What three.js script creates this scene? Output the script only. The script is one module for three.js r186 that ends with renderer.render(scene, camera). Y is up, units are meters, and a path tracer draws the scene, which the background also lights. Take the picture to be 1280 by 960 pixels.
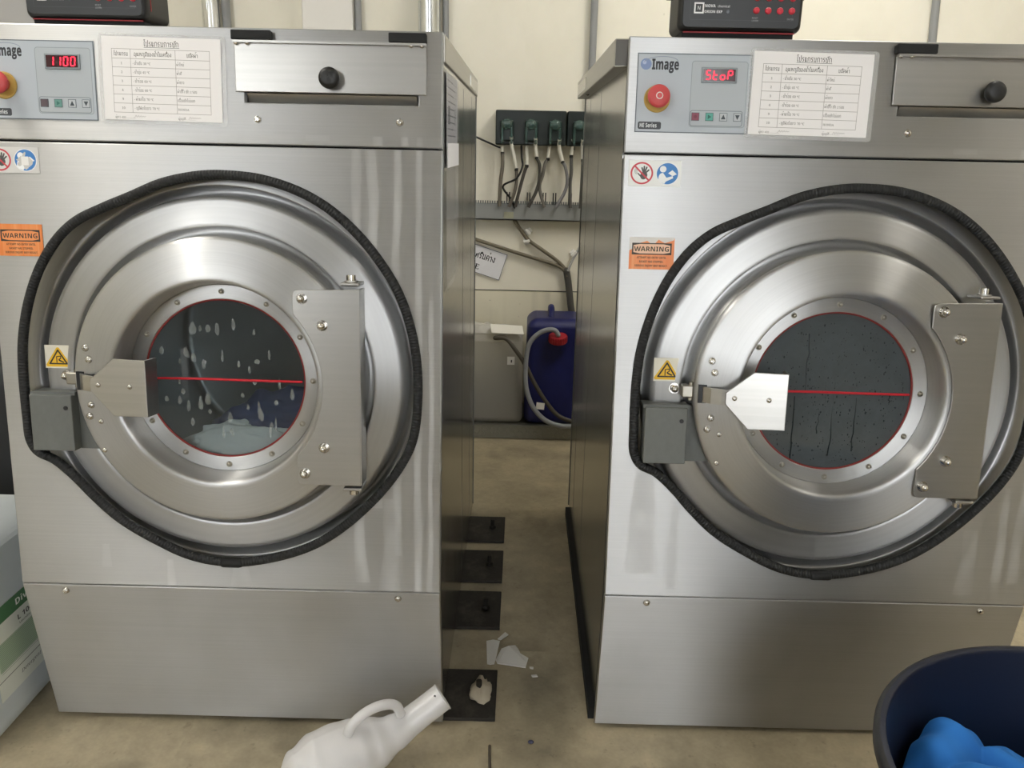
import * as THREE from 'three';
import { RectAreaLightUniformsLib } from 'three/addons/lights/RectAreaLightUniformsLib.js';
import { RoundedBoxGeometry } from 'three/addons/geometries/RoundedBoxGeometry.js';
import { mergeGeometries } from 'three/addons/utils/BufferGeometryUtils.js';

// ---------------------------------------------------------------- camera, sky, lights, exposure
const scene = new THREE.Scene();
const R = THREE.MathUtils.degToRad;
const camera = new THREE.PerspectiveCamera(49.66, 4 / 3, 0.05, 60);
camera.position.set(0.005, 1.2503, 1.5144);
camera.rotation.set(R(-16.034), R(0.467), R(1.21), 'YXZ');
scene.add(camera);
const renderer = new THREE.WebGLRenderer({ antialias: true });
renderer.toneMapping = THREE.LinearToneMapping;
renderer.toneMappingExposure = 2.2;
renderer.shadowMap.enabled = true;
RectAreaLightUniformsLib.init();
scene.background = new THREE.Color().setRGB(3.7, 3.8, 3.9);      // overcast daylight outside the windows
const LAMPS = [   // fluorescent ceiling fittings: x, z, length along z, intensity
  [-1.7, 0.3, 1.2, 10.5], [1.15, -0.85, 1.2, 13], [2.5, 1.5, 1.2, 4],
];
const CEIL = 2.95;

// ---------------------------------------------------------------- helpers
let seed = 7;
const rnd = () => { seed = (seed * 1664525 + 1013904223) % 4294967296; return seed / 4294967296; };
const LAT = new Float32Array(65536);                                  // value noise on a lattice, -1..1; z picks a layer (blended)
for (let i = 0; i < 65536; i++) LAT[i] = rnd() * 2 - 1;
const layer = (x, y, o) => {
  const ix = Math.floor(x), iy = Math.floor(y), a = x - ix, b = y - iy, s = a * a * (3 - 2 * a), t = b * b * (3 - 2 * b), o1 = o * 7919;
  const r0 = ((iy & 255) << 8), r1 = (((iy + 1) & 255) << 8), c0 = (ix + o1) & 255, c1 = (ix + 1 + o1) & 255, q = o * 25717;
  const p = LAT[(r0 + c0 + q) & 65535], u = LAT[(r0 + c1 + q) & 65535], v = LAT[(r1 + c0 + q) & 65535], w = LAT[(r1 + c1 + q) & 65535];
  return p + (u - p) * s + (v - p) * t + (p - u - v + w) * s * t;
};
const N = (x, y, z = 0) => { const k = Math.floor(z), f = z - k; return 0.75 * (f < 1e-6 ? layer(x, y, k & 1023) : layer(x, y, k & 1023) * (1 - f) + layer(x, y, (k + 1) & 1023) * f); };
const fbm = (x, y, z = 0) => N(x, y, z) * 0.55 + N(x * 2.1, y * 2.1, z + 5) * 0.28 + N(x * 4.3, y * 4.3, z + 9) * 0.17;
const clamp = (x, a = 0, b = 1) => Math.min(b, Math.max(a, x));
const V3 = (x, y, z) => new THREE.Vector3(x, y, z);
const taken = {};
function numbered(n) { taken[n] = (taken[n] ?? -1) + 1; return taken[n] ? `${n}_${String(taken[n]).padStart(3, '0')}` : n; }
function obj(name, geo, mat, parent = scene) {
  const g = Array.isArray(geo) ? (geo.length > 1 ? mergeGeometries(geo.map((q) => { const c = q.index ? q.toNonIndexed() : q; for (const k of Object.keys(c.attributes)) if (!['position', 'normal', 'uv'].includes(k)) c.deleteAttribute(k); return c; })) : geo[0]) : geo;
  const m = new THREE.Mesh(g, mat);
  m.name = parent === scene ? numbered(name) : name;
  m.castShadow = m.receiveShadow = true;
  parent.add(m);
  return m;
}
function tag(o, label, category, group, kind) {
  Object.assign(o.userData, { label, category });
  if (group) o.userData.group = group;
  if (kind) o.userData.kind = kind;
  return o;
}
function thing(name, label, category, [x, y, z] = [0, 0, 0], group) {
  const o = new THREE.Group(); o.name = numbered(name); o.position.set(x, y, z); scene.add(o);
  return tag(o, label, category, group);
}
function struct(name, geo, mat, label, category) { const m = obj(name, geo, mat); m.userData.kind = 'structure'; if (label) tag(m, label, category); return m; }
const box = (w, h, d, x = 0, y = 0, z = 0) => new THREE.BoxGeometry(w, h, d).translate(x, y, z);
const span = (x0, x1, y0, y1, z0, z1) => box(x1 - x0, y1 - y0, z1 - z0, (x0 + x1) / 2, (y0 + y1) / 2, (z0 + z1) / 2);
const metric = (g) => { const p = g.attributes.position, n = g.attributes.normal, uv = g.attributes.uv; for (let i = 0; i < p.count; i++) { const ax = Math.abs(n.getX(i)), ay = Math.abs(n.getY(i)); uv.setXY(i, ax > 0.5 ? p.getZ(i) : p.getX(i), ay > 0.5 ? p.getZ(i) : p.getY(i)); } return g; };   // uv in metres
const rbox = (w, h, d, r, x = 0, y = 0, z = 0, s = 3) => new RoundedBoxGeometry(w, h, d, s, r).translate(x, y, z);
const cyl = (r, h, x, y, z, axis = 'y', r2 = r, seg = 20) => {
  const g = new THREE.CylinderGeometry(r2, r, h, seg);
  if (axis === 'z') g.rotateX(Math.PI / 2);
  if (axis === 'x') g.rotateZ(-Math.PI / 2);
  return g.translate(x, y, z);
};
const tube = (pts, r, seg = 60, rad = 10, closed = false) => new THREE.TubeGeometry(new THREE.CatmullRomCurve3(pts.map((q) => (q.isVector3 ? q : V3(...q))), closed, 'centripetal'), seg, r, rad, closed);
const capped = (pts, r, seg, rad) => { const a = V3(...pts[0]), b = V3(...pts[pts.length - 1]); return [tube(pts, r, seg, rad), new THREE.SphereGeometry(r, rad, 6).translate(a.x, a.y, a.z), new THREE.SphereGeometry(r, rad, 6).translate(b.x, b.y, b.z)]; };
function extrude(pts, depth, bevel = 0.0015, holes = []) {          // outline in x, y; front face at z = 0
  const s = pts instanceof THREE.Shape ? pts : new THREE.Shape(pts.map((q) => new THREE.Vector2(...q)));
  for (const h of holes) s.holes.push(new THREE.Path(h.map((q) => new THREE.Vector2(...q))));
  return new THREE.ExtrudeGeometry(s, { depth: depth - 2 * bevel, bevelEnabled: bevel > 0, bevelSize: bevel, bevelThickness: bevel, bevelOffset: -bevel, bevelSegments: 2, curveSegments: 24 }).translate(0, 0, -depth + bevel);
}
const lathe = (pts, seg = 128) => new THREE.LatheGeometry(pts.map((q) => new THREE.Vector2(...q)), seg).rotateX(Math.PI / 2);   // axis along z
function sweep(path, radii, seg = 80, rad = 28, flat = 1) {          // tube whose radius varies along the path
  const c = new THREE.CatmullRomCurve3(path.map((q) => V3(...q)), false, 'centripetal');
  const g = new THREE.TubeGeometry(c, seg, 1, rad, false), p = g.attributes.position;
  for (let i = 0; i <= seg; i++) {
    const t = i / seg, f = t * (radii.length - 1), k = Math.min(radii.length - 2, Math.floor(f)), a = f - k, s = a * a * (3 - 2 * a);
    const r = radii[k] + (radii[k + 1] - radii[k]) * s, o = c.getPointAt(t);
    for (let j = 0; j <= rad; j++) {
      const n = i * (rad + 1) + j, v = V3(p.getX(n), p.getY(n), p.getZ(n)).sub(o).multiplyScalar(r);
      v.y *= flat; v.add(o); p.setXYZ(n, v.x, v.y, v.z);
    }
  }
  g.computeVertexNormals();
  return g;
}
function canvasTex(w, h, draw, srgb = true) {
  const c = document.createElement('canvas'); c.width = w; c.height = h;
  const g = c.getContext('2d'); draw(g, w, h);
  const t = new THREE.CanvasTexture(c); if (srgb) t.colorSpace = THREE.SRGBColorSpace;
  t.magFilter = THREE.LinearFilter;
  return t;
}
function dataTex(w, h, f, srgb = true) {                             // f(u, v) -> [r, g, b] 0..1
  const d = new Uint8Array(w * h * 4);
  for (let j = 0; j < h; j++) for (let i = 0; i < w; i++) {
    const c = f((i + 0.5) / w, (j + 0.5) / h), o = (j * w + i) * 4;
    d[o] = clamp(c[0]) * 255; d[o + 1] = clamp(c[1]) * 255; d[o + 2] = clamp(c[2]) * 255; d[o + 3] = 255;
  }
  const t = new THREE.DataTexture(d, w, h); t.magFilter = t.minFilter = THREE.LinearFilter;
  t.wrapS = t.wrapT = THREE.RepeatWrapping; if (srgb) t.colorSpace = THREE.SRGBColorSpace; t.needsUpdate = true;
  return t;
}
const std = (hex, roughness = 0.6, metalness = 0, more = {}) => new THREE.MeshStandardMaterial({ color: hex, roughness, metalness, ...more });
const phys = (hex, roughness, metalness, more = {}) => new THREE.MeshPhysicalMaterial({ color: hex, roughness, metalness, ...more });

// ---------------------------------------------------------------- materials
// brushed stainless steel: fine horizontal grain, faint cloudy film, and dried water runs where drips = [u, v top, length, width, strength]
function steelMaps(s, drips, cloud = 0.05) {
  const grain = new Float32Array(1024 * 8);
  seed = s * 977 + 3;
  for (let i = 0; i < grain.length; i++) grain[i] = rnd() - 0.5;
  const runs = (u, v) => {
    let a = 0;
    for (const [du, top, len, wid, st] of drips) {
      const y = (top - v) / len; if (y < 0 || y > 1) continue;
      const x = (u - du - 0.006 * N(v * 9, du * 40, s)) / (wid * (0.55 + 0.5 * Math.abs(N(v * 6, du * 30, 3)) + 0.35 * y));
      if (Math.abs(x) < 1) a = Math.max(a, st * (1 - x * x * 0.5) * (0.7 + 0.5 * N(u * 60, v * 25, 2)));
    }
    return clamp(a);
  };
  const cell = (u, v) => {
    const row = Math.floor(v * 1024) & 1023, g = grain[row * 8 + (Math.floor(u * 3 + row * 0.37) & 7)];
    const c = fbm(u * 3.2, v * 4.1, s) + 0.5 * fbm(u * 11, v * 5, s + 3);
    return [g, c, runs(u * 0.9 - 0.45, v * 0.9)];
  };
  const S = 800, cells = [];
  for (let j = 0; j < S; j++) for (let i = 0; i < S; i++) cells.push(cell((i + 0.5) / S, (j + 0.5) / S));
  const at = (u, v) => cells[Math.floor(v * S) * S + Math.floor(u * S)];
  const map = dataTex(S, S, (u, v) => { const [g, c, r] = at(u, v), k = 0.73 + g * 0.02 + c * cloud + r * 0.10; return [k, k, k * 0.995]; });
  const rough = dataTex(S, S, (u, v) => { const [g, c, r] = at(u, v), k = 0.60 + g * 0.035 + c * 0.10 + r * 0.30; return [k, k, 1 - 0.42 * r]; }, false);
  for (const t of [map, rough]) { t.repeat.set(1 / 0.9, 1 / 0.9); t.offset.set(0.5, 0); }
  return { map, roughnessMap: rough, metalnessMap: rough };
}
function steel(s, drips = [], more = {}) {
  return phys(0xffffff, 0.78, 1, { ...steelMaps(s, drips), anisotropy: 0.88, anisotropyRotation: Math.PI / 2, ...more });
}
const frontDrips = [[0.27, 0.88, 0.86, 0.012, 0.9], [0.3, 0.88, 0.7, 0.014, 1], [0.345, 0.88, 0.8, 0.009, 0.8], [0.385, 0.88, 0.88, 0.008, 0.9], [0.41, 0.6, 0.6, 0.006, 0.8], [-0.12, 0.06, 0.06, 0.01, 0.9], [-0.25, 0.09, 0.05, 0.01, 0.7], [0.33, 0.2, 0.2, 0.02, 0.5], [0.02, 0.05, 0.05, 0.02, 0.6]];
const kickDrips = [[0.0, 0.34, 0.3, 0.012, 0.8], [-0.1, 0.3, 0.25, 0.008, 0.6], [0.12, 0.34, 0.22, 0.02, 0.5], [0.17, 0.34, 0.3, 0.008, 0.6], [0.24, 0.33, 0.26, 0.01, 0.7], [0.33, 0.32, 0.2, 0.03, 0.5], [0.38, 0.33, 0.3, 0.006, 0.7], [-0.3, 0.3, 0.2, 0.02, 0.3]];
const ctlDrips = [[0.31, 0.96, 0.1, 0.01, 0.8], [0.36, 0.94, 0.07, 0.008, 0.8], [0.385, 1.0, 0.12, 0.006, 0.6], [0.2, 0.95, 0.06, 0.02, 0.4]];
const M = {
  frontL: steel(1, frontDrips), frontR: steel(2, [[-0.36, 0.3, 0.25, 0.03, 0.6], [-0.3, 0.2, 0.18, 0.012, 0.6], [0.36, 0.25, 0.2, 0.01, 0.6], [0.4, 0.3, 0.25, 0.012, 0.6], [0.3, 0.16, 0.14, 0.02, 0.4]]),
  kickL: steel(3, kickDrips), kickR: steel(4, [[-0.28, 0.34, 0.3, 0.015, 0.6], [-0.22, 0.3, 0.28, 0.02, 0.5], [-0.32, 0.34, 0.2, 0.01, 0.5], [0.34, 0.33, 0.12, 0.02, 0.7]]),
  control: steel(5, ctlDrips), side: steel(6, [], { roughness: 0.36, anisotropy: 0.3 }),
};
const plainSteelMap = dataTex(512, 512, (u, v) => { const k = 0.75 + 0.03 * fbm(u * 6, v * 6, 8) + 0.015 * (N(u * 2, v * 260, 4)); return [k, k, k * 0.995]; });
const ringRough = dataTex(512, 512, (u, v) => { const k = 0.52 + 0.05 * fbm(u * 8, v * 4, 3) + 0.03 * N(u * 3, v * 220, 6); return [k, k, k]; }, false);
M.ring = phys(0xffffff, 0.78, 1, { map: plainSteelMap, roughnessMap: ringRough, anisotropy: 0.88, anisotropyRotation: Math.PI / 2 });
M.plate = phys(0xf4f2ee, 0.34, 1, { map: plainSteelMap, anisotropy: 0.4, anisotropyRotation: Math.PI / 2 });
M.bolt = std(0xc9c6c0, 0.22, 1);
M.zinc = std(0xa9a59a, 0.34, 1);
M.rubber = std(0x17191b, 0.62, 0, { bumpMap: (() => { const t = dataTex(64, 8, (u) => { const k = 0.5 + 0.5 * Math.sin(u * Math.PI * 2); return [k, k, k]; }, false); t.repeat.set(420, 1); return t; })(), bumpScale: 0.0008 });
M.black = std(0x141516, 0.45);
M.blackMatt = std(0x1b1c1d, 0.8);
M.redGasket = std(0x7a211d, 0.55);
M.redStripe = std(0xc40f25, 0.5);
M.greyPaint = std(0x6f726f, 0.55, 0, { map: dataTex(256, 256, (u, v) => { const k = 0.95 + 0.05 * fbm(u * 9, v * 9, 2); return [k, k, k]; }) });
M.greyDark = std(0x4a4d4c, 0.6);
M.drum = std(0xbfc0bf, 0.4, 1);
M.glassClear = phys(0x8f9a9c, 0.03, 0, { transmission: 1, thickness: 0, ior: 1.52 });
M.white = std(0xe9e8e4, 0.5);
M.brass = std(0xb58a3c, 0.4, 0.6);

// ---------------------------------------------------------------- the room
const wallMap = dataTex(1024, 512, (u, v) => {
  const k = fbm(u * 9, v * 6, 11) * 0.02 + fbm(u * 60, v * 40, 4) * 0.012, spot = N(u * 260, v * 130, 20) > 0.72 && N(u * 30, v * 20, 3) > 0.3 ? -0.12 : 0;
  return [0.935 + k + spot, 0.92 + k + spot, 0.865 + k * 1.3 + spot];
});
wallMap.repeat.set(0.25, 0.33);
const wallMat = std(0xffffff, 0.75, 0, { map: wallMap });
const dirtyWall = std(0xffffff, 0.8, 0, { map: (() => {
  const t = dataTex(1024, 256, (u, v) => {
    const blot = clamp(fbm(u * 22, v * 5, 31) * 1.6), run = clamp(N(u * 120, v * 3, 2) - 0.25) * clamp(fbm(u * 8, v * 2, 1) + 0.4), sp = fbm(u * 170, v * 42, 20) > 0.5 ? 0.22 : 0;
    const k = 1 - 0.10 * blot - 0.16 * run - sp * 0.6;
    return [0.90 * k, 0.88 * k, 0.80 * k];
  }); t.repeat.set(0.25, 1 / 0.9); return t;
})() });
const X0 = -3.3, X1 = 3.7, ZB = -2.3, ZF = 4.3;
// wall behind the machines: plaster above, a painted dado below with a real joint between the two
const backWall = struct('wall_back', metric(span(X0, X1, 0.607, CEIL, ZB - 0.15, ZB)), wallMat, 'cream plaster wall behind the two machines', 'wall');
obj('dado_panel', metric(span(X0, X1, 0, 0.601, ZB - 0.14, ZB + 0.004)), dirtyWall, backWall);
obj('backing', span(X0, X1, 0.59, 0.62, ZB - 0.14, ZB - 0.012), M.greyDark, backWall);
struct('wall_left', metric(span(X0 - 0.15, X0, 0, CEIL, ZB - 0.15, ZF + 0.15)), wallMat, 'cream left wall of the laundry room', 'wall');
struct('wall_right', metric(span(X1, X1 + 0.15, 0, CEIL, ZB - 0.15, ZF + 0.15)), wallMat, 'cream right wall of the laundry room', 'wall');
struct('ceiling', span(X0 - 0.15, X1 + 0.15, CEIL, CEIL + 0.12, ZB - 0.15, ZF + 0.15), std(0xe8e6df, 0.85), 'white ceiling of the laundry room', 'ceiling');
const holes = [[-3.0, -1.6, 1.3, 2.75], [0.3, 1.45, 0.4, 2.75]];    // x0, x1, y0, y1: two windows behind the camera
{
  const gs = []; let x = X0;
  for (const [a, b, y0, y1] of holes) { gs.push(span(x, a, 0, CEIL, ZF, ZF + 0.15)); gs.push(span(a, b, 0, y0, ZF, ZF + 0.15)); gs.push(span(a, b, y1, CEIL, ZF, ZF + 0.15)); x = b; }
  gs.push(span(x, X1, 0, CEIL, ZF, ZF + 0.15));
  struct('wall_front', gs, std(0x85837f, 0.8), 'grey wall with two windows facing the machines', 'wall');
  const frameMat = std(0xb9bab8, 0.4, 0.7), pane = phys(0xffffff, 0.0, 0, { transmission: 1, thickness: 0, ior: 1.5 });
  holes.forEach(([a, b, y0, y1], i) => {
    const t = 0.05, m = (a + b) / 2, nm = i ? 'window_2' : 'window_1';
    const f = struct(nm, [span(a, a + t, y0, y1, ZF + 0.04, ZF + 0.1), span(b - t, b, y0, y1, ZF + 0.04, ZF + 0.1), span(a, b, y0, y0 + t, ZF + 0.04, ZF + 0.1), span(a, b, y1 - t, y1, ZF + 0.04, ZF + 0.1), span(m - 0.025, m + 0.025, y0, y1, ZF + 0.05, ZF + 0.09)], frameMat, i ? 'narrow aluminium window facing the right machine' : 'wide aluminium window facing the left machine', 'window');
    for (const [p, q] of [[a + t, m - 0.025], [m + 0.025, b - t]]) obj('pane', new THREE.PlaneGeometry(q - p, y1 - y0 - 2 * t).translate((p + q) / 2, (y0 + y1) / 2, ZF + 0.07), pane, f);
  });
}
const floorMap = dataTex(1500, 1500, (u, v) => {
  const X = u * 8, Y = v * 8, big = fbm(X * 1.3, Y * 1.3, 40), mid = fbm(X * 5, Y * 5, 41), fine = fbm(X * 26, Y * 26, 42), grit = N(X * 120, Y * 120, 4);
  const stain = clamp(fbm(X * 3.1, Y * 3.1, 47) * 2.2 - 0.28), pale = clamp(fbm(X * 2.2, Y * 4.2, 60) * 2 - 0.2), pit = fbm(X * 38, Y * 38, 71) > 0.46 ? 0.10 : 0;
  const k = 1 + 0.10 * big + 0.12 * mid + 0.07 * fine + 0.035 * grit - 0.20 * stain + 0.10 * pale - pit;
  return [0.655 * k, 0.61 * k, 0.515 * k];
});
floorMap.repeat.set(1 / 4, 1 / 4);
const floorBump = dataTex(1024, 1024, (u, v) => { const k = 0.5 + 0.3 * fbm(u * 60, v * 60, 7) + 0.25 * fbm(u * 200, v * 200, 8); return [k, k, k]; }, false);
floorBump.repeat.set(1 / 2, 1 / 2);
{
  const g = span(X0 - 0.15, X1 + 0.15, -0.12, 0, ZB - 0.15, ZF + 0.15), p = g.attributes.position, uv = g.attributes.uv;
  for (let i = 0; i < p.count; i++) uv.setXY(i, p.getX(i) + 0.7, p.getZ(i) + 0.35);
  struct('floor', g, std(0xffffff, 0.5, 0, { map: floorMap, bumpMap: floorBump, bumpScale: 0.0012 }), 'worn beige concrete floor with stains', 'floor');
}
// ceiling fittings
LAMPS.forEach(([x, z, len, power], i) => {
  const t = thing('ceiling_lamp', ['fluorescent ceiling lamp left of the left machine', 'fluorescent ceiling lamp over the right machine', 'fluorescent ceiling lamp in front of the right machine, nearest the right wall'][i], 'ceiling lamp', [x, CEIL, z]);
  obj('housing', rbox(0.16, 0.06, len + 0.06, 0.012, 0, -0.03, 0), M.white, t);
  obj('lamp_tube', cyl(0.014, len, 0, -0.08, 0, 'z'), std(0xffffff, 0.4, 0, { emissive: 0xfffaf0, emissiveIntensity: 6 }), t);
  for (const q of [-1, 1]) obj('tube_holder', box(0.04, 0.045, 0.02, 0, -0.0775, q * (len / 2 + 0.01)), M.white, t);
  const l = new THREE.RectAreaLight(0xfffaf0, power, 0.3, len);
  l.position.set(x, CEIL - 0.105, z); l.lookAt(x, 0, z); l.name = 'fluorescent_light'; l.castShadow = true;
  scene.add(l);
});

// ---------------------------------------------------------------- Thai lettering drawn with strokes (x 0..w, y 0 = baseline, 1 = top of the letters)
const TH = {
  'ก': [0.62, '0.08,0 0.08,0.62 0,0.72 0.12,0.98 0.42,0.98 0.56,0.8 0.56,0'], 'ข': [0.55, '0.12,0.8 0.2,0.9 0.1,0.98 0.04,0.85 0.14,0.6 0.1,0 0.5,0 0.5,1'], 'ค': [0.62, '0.06,0 0.06,0.7 0.2,0.98 0.45,0.98 0.58,0.75 0.58,0|0.06,0.2 0.28,0.5 0.2,0.6 0.12,0.5'],
  'ง': [0.5, '0.3,0.9 0.4,0.98 0.44,0.85 0.34,0.8|0.44,0.9 0.42,0 0.2,0.1 0,0.5'], 'ช': [0.6, '0.12,0.8 0.2,0.9 0.1,0.98 0.04,0.85 0.14,0.6 0.1,0 0.5,0 0.5,0.7 0.62,1'], 'ซ': [0.6, '0.12,0.8 0.2,0.9 0.1,0.98 0.04,0.7 0.2,0.6 0.1,0.5 0.1,0 0.5,0 0.5,0.7 0.62,1'],
  'ณ': [0.85, '0.08,0.1 0.18,0 0.2,0.15 0.1,0.18 0.06,0.6 0.2,0.98 0.38,0.8 0.38,0.05 0.48,0.2 0.8,0|0.72,0 0.72,1'], 'ด': [0.6, '0.3,0.4 0.2,0.5 0.12,0.3 0.1,0 0.04,0.6 0.2,0.98 0.44,0.98 0.56,0.75 0.56,0'], 'ต': [0.6, '0.3,0.4 0.2,0.5 0.12,0.3 0.1,0 0.04,0.7 0.16,0.98 0.3,0.85 0.44,0.98 0.56,0.75 0.56,0'],
  'น': [0.6, '0.02,0.9 0.12,0.98 0.14,0.85 0.08,0.85|0.12,0.9 0.12,0 0.3,0.15 0.6,0.02|0.5,0.05 0.5,1'], 'บ': [0.6, '0.02,0.9 0.12,0.98 0.14,0.85 0.08,0.85|0.12,0.9 0.12,0 0.52,0 0.52,1'], 'ป': [0.6, '0.02,0.9 0.12,0.98 0.14,0.85 0.08,0.85|0.12,0.9 0.12,0 0.52,0 0.52,1.4'],
  'ผ': [0.62, '0.2,0.8 0.1,0.9 0.06,0.7 0.1,0 0.3,0.5 0.52,0 0.52,1'], 'ฟ': [0.62, '0.02,0.9 0.12,0.98 0.14,0.85|0.12,0.9 0.12,0 0.3,0.6 0.52,0 0.52,1.4'], 'ภ': [0.66, '0.02,0.1 0.12,0 0.14,0.15|0.1,0.05 0.12,0.65 0.04,0.75 0.2,0.98 0.46,0.98 0.6,0.78 0.6,0'], 'ม': [0.62, '0.02,0.9 0.12,0.98 0.14,0.85|0.12,0.9 0.12,0 0.06,0.1 0.56,0|0.52,0 0.52,1'],
  'ย': [0.6, '0.18,0.85 0.1,0.95 0.04,0.8 0.2,0.6 0.08,0.3 0.12,0 0.5,0 0.52,1'], 'ร': [0.45, '0.3,0.1 0.2,0 0.18,0.14|0.3,0.06 0.32,0.55 0.04,0.65 0.1,0.95 0.4,0.98'], 'ว': [0.46, '0.28,0.1 0.2,0 0.16,0.14|0.32,0.06 0.38,0.8 0.25,0.98 0.02,0.9'], 'ส': [0.62, '0.26,0.35 0.18,0.45 0.12,0.3 0.1,0 0.05,0.6 0.3,0.7 0.5,0.6 0.54,0|0.45,0.65 0.64,1'],
  'ห': [0.66, '0.02,0.9 0.12,0.98 0.14,0.85|0.12,0.9 0.12,0|0.12,0.4 0.4,0.7 0.5,0.98 0.4,0.9 0.54,0.6 0.54,0'], 'อ': [0.58, '0.2,0.5 0.1,0.55 0.08,0.4 0.06,0 0.5,0 0.52,0.75 0.3,0.98 0.05,0.88'], 'า': [0.42, '0.02,0.85 0.2,0.98 0.34,0.8 0.34,0'], 'เ': [0.28, '0.06,1 0.06,0.1 0.16,0.02 0.18,0.16'], 'แ': [0.5, '0.06,1 0.06,0.1 0.16,0.02 0.18,0.16|0.3,1 0.3,0.1 0.4,0.02 0.42,0.16'],
  'โ': [0.32, '0.34,1.55 0.08,1.5 0.26,1.2 0.14,1 0.14,0.1 0.24,0.02 0.26,0.16'], 'ใ': [0.32, '0.2,1.3 0.1,1.4 0.22,1.55 0.32,1.35 0.14,1.1 0.14,0.1 0.24,0.02 0.26,0.16'], 'ไ': [0.32, '0.32,1.55 0.16,1.3 0.05,1.5 0.14,1.1 0.14,0.1 0.24,0.02 0.26,0.16'], 'ำ': [0.42, '0.02,0.85 0.2,0.98 0.34,0.8 0.34,0|-0.2,1.2 -0.12,1.3 -0.04,1.2 -0.12,1.12 -0.2,1.2'],
  'ั': [0, '-0.4,1.2 -0.3,1.15 -0.26,1.28 -0.1,1.2 0.04,1.4'], 'ิ': [0, '-0.52,1.12 -0.3,1.35 -0.06,1.12 -0.52,1.12'], 'ี': [0, '-0.52,1.12 -0.3,1.35 -0.06,1.12 -0.52,1.12|-0.06,1.12 -0.06,1.42'], 'ื': [0, '-0.52,1.12 -0.3,1.35 -0.06,1.12 -0.52,1.12|-0.06,1.12 -0.06,1.42|-0.18,1.2 -0.18,1.42'], 'ุ': [0, '-0.24,-0.15 -0.14,-0.12 -0.12,-0.45'], 'ู': [0, '-0.3,-0.15 -0.24,-0.4 -0.04,-0.4 -0.04,-0.12'],
  '่': [0, '-0.14,1.5 -0.14,1.75'], '้': [0, '-0.34,1.6 -0.26,1.5 -0.16,1.62 0.0,1.75'], '็': [0, '-0.45,1.15 -0.3,1.35 -0.2,1.15 -0.1,1.35 -0.02,1.5'], '์': [0, '-0.26,1.2 -0.16,1.3 -0.24,1.4 -0.3,1.25 -0.06,1.6'],
};
const isThai = (c) => c >= '\u0e00' && c <= '\u0e7f';
function thai(g, text, x, y, h, weight = 0.1, align = 'left', font = 'serif') {   // y = baseline, h = height of a letter
  const w = [...text].reduce((s, c) => s + (isThai(c) ? (TH[c]?.[0] ?? 0.5) * h * 1.08 + (TH[c]?.[0] ? h * 0.14 : 0) : (g.font = `${h * 1.35}px ${font}`, g.measureText(c).width)), 0);
  if (align === 'center') x -= w / 2;
  g.lineWidth = h * weight; g.lineJoin = g.lineCap = 'round';
  for (const c of text) {
    if (!isThai(c)) { g.font = `${weight > 0.12 ? 'bold ' : ''}${h * 1.35}px ${font}`; g.textAlign = 'left'; g.fillText(c, x, y); x += g.measureText(c).width; continue; }
    const d = TH[c]; if (!d) { x += h * 0.5; continue; }
    for (const line of d[1].split('|')) {
      g.beginPath();
      line.split(' ').forEach((q, i) => { const [px, py] = q.split(',').map(Number); g[i ? 'lineTo' : 'moveTo'](x + px * h, y - py * h); });
      g.stroke();
    }
    x += d[0] * h * 1.08 + (d[0] ? h * 0.14 : 0);
  }
  return w;
}

// ---------------------------------------------------------------- printed sheets and stickers
const sheetTex = canvasTex(1024, 704, (g, W, H) => {
  g.fillStyle = '#f3f1f1'; g.fillRect(0, 0, W, H);
  g.fillStyle = g.strokeStyle = '#33302f';
  const tw = thai(g, 'โปรแกรมการซัก', W / 2 + 5, 78, 36, 0.12, 'center');
  g.fillRect(W / 2 - tw / 2 + 5, 86, tw, 3);
  const xs = [86, 246, 632, 926], ys = [104, 184, 258, 334, 410, 486, 562, 640];
  g.strokeStyle = '#77706e'; g.lineWidth = 2.5;
  for (const x of xs) { g.beginPath(); g.moveTo(x, ys[0]); g.lineTo(x, ys[7]); g.stroke(); }
  for (const y of ys) { g.beginPath(); g.moveTo(xs[0], y); g.lineTo(xs[3], y); g.stroke(); }
  g.strokeStyle = g.fillStyle = '#3b3736';
  thai(g, 'โปรแกรม', 166, 160, 26, 0.12, 'center'); thai(g, 'อุณหภูมิของน้ำในเครื่อง', 440, 160, 26, 0.12, 'center'); thai(g, 'ชนิดผ้า', 780, 160, 26, 0.12, 'center');
  g.strokeStyle = g.fillStyle = '#5a5655';
  const rows = [['1', 'น้ำเย็น 30 °C', 'ผ้าใหม่'], ['2', 'น้ำอุ่น 45 °C', 'ผ้าสี'], ['3', 'น้ำร้อน 60 °C', 'ผ้าขาว'], ['4', 'น้ำร้อน 60 °C', 'ผ้าขี้ริ้ว ซัก 2 รอบ'], ['9', 'ผ้าแก้ไข 70 °C', 'เปื้อนซักไม่ออก'], ['10', 'ยูนิฟอร์มขาว 70 °C', 'HONDA']];
  rows.forEach(([a, b, c], i) => { const y = ys[i + 1] + 50; thai(g, a, 166, y, 20, 0.11, 'center'); thai(g, '- ' + b, 262, y, 20, 0.11); thai(g, c, 640, y, 19, 0.11); });
  thai(g, 'ผู้ตรวจสอบ..............', 92, 690, 16, 0.1); thai(g, 'ผู้อนุมัติ..............', 640, 690, 16, 0.1);
  g.lineWidth = 2; g.strokeStyle = '#8a8584';
  for (const x0 of [250, 730]) { g.beginPath(); g.moveTo(x0, 684); for (let i = 1; i < 16; i++) g.lineTo(x0 + i * 7, 672 + 12 * Math.sin(i * 2.1 + x0) * (1 - i / 22)); g.stroke(); }
});
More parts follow.
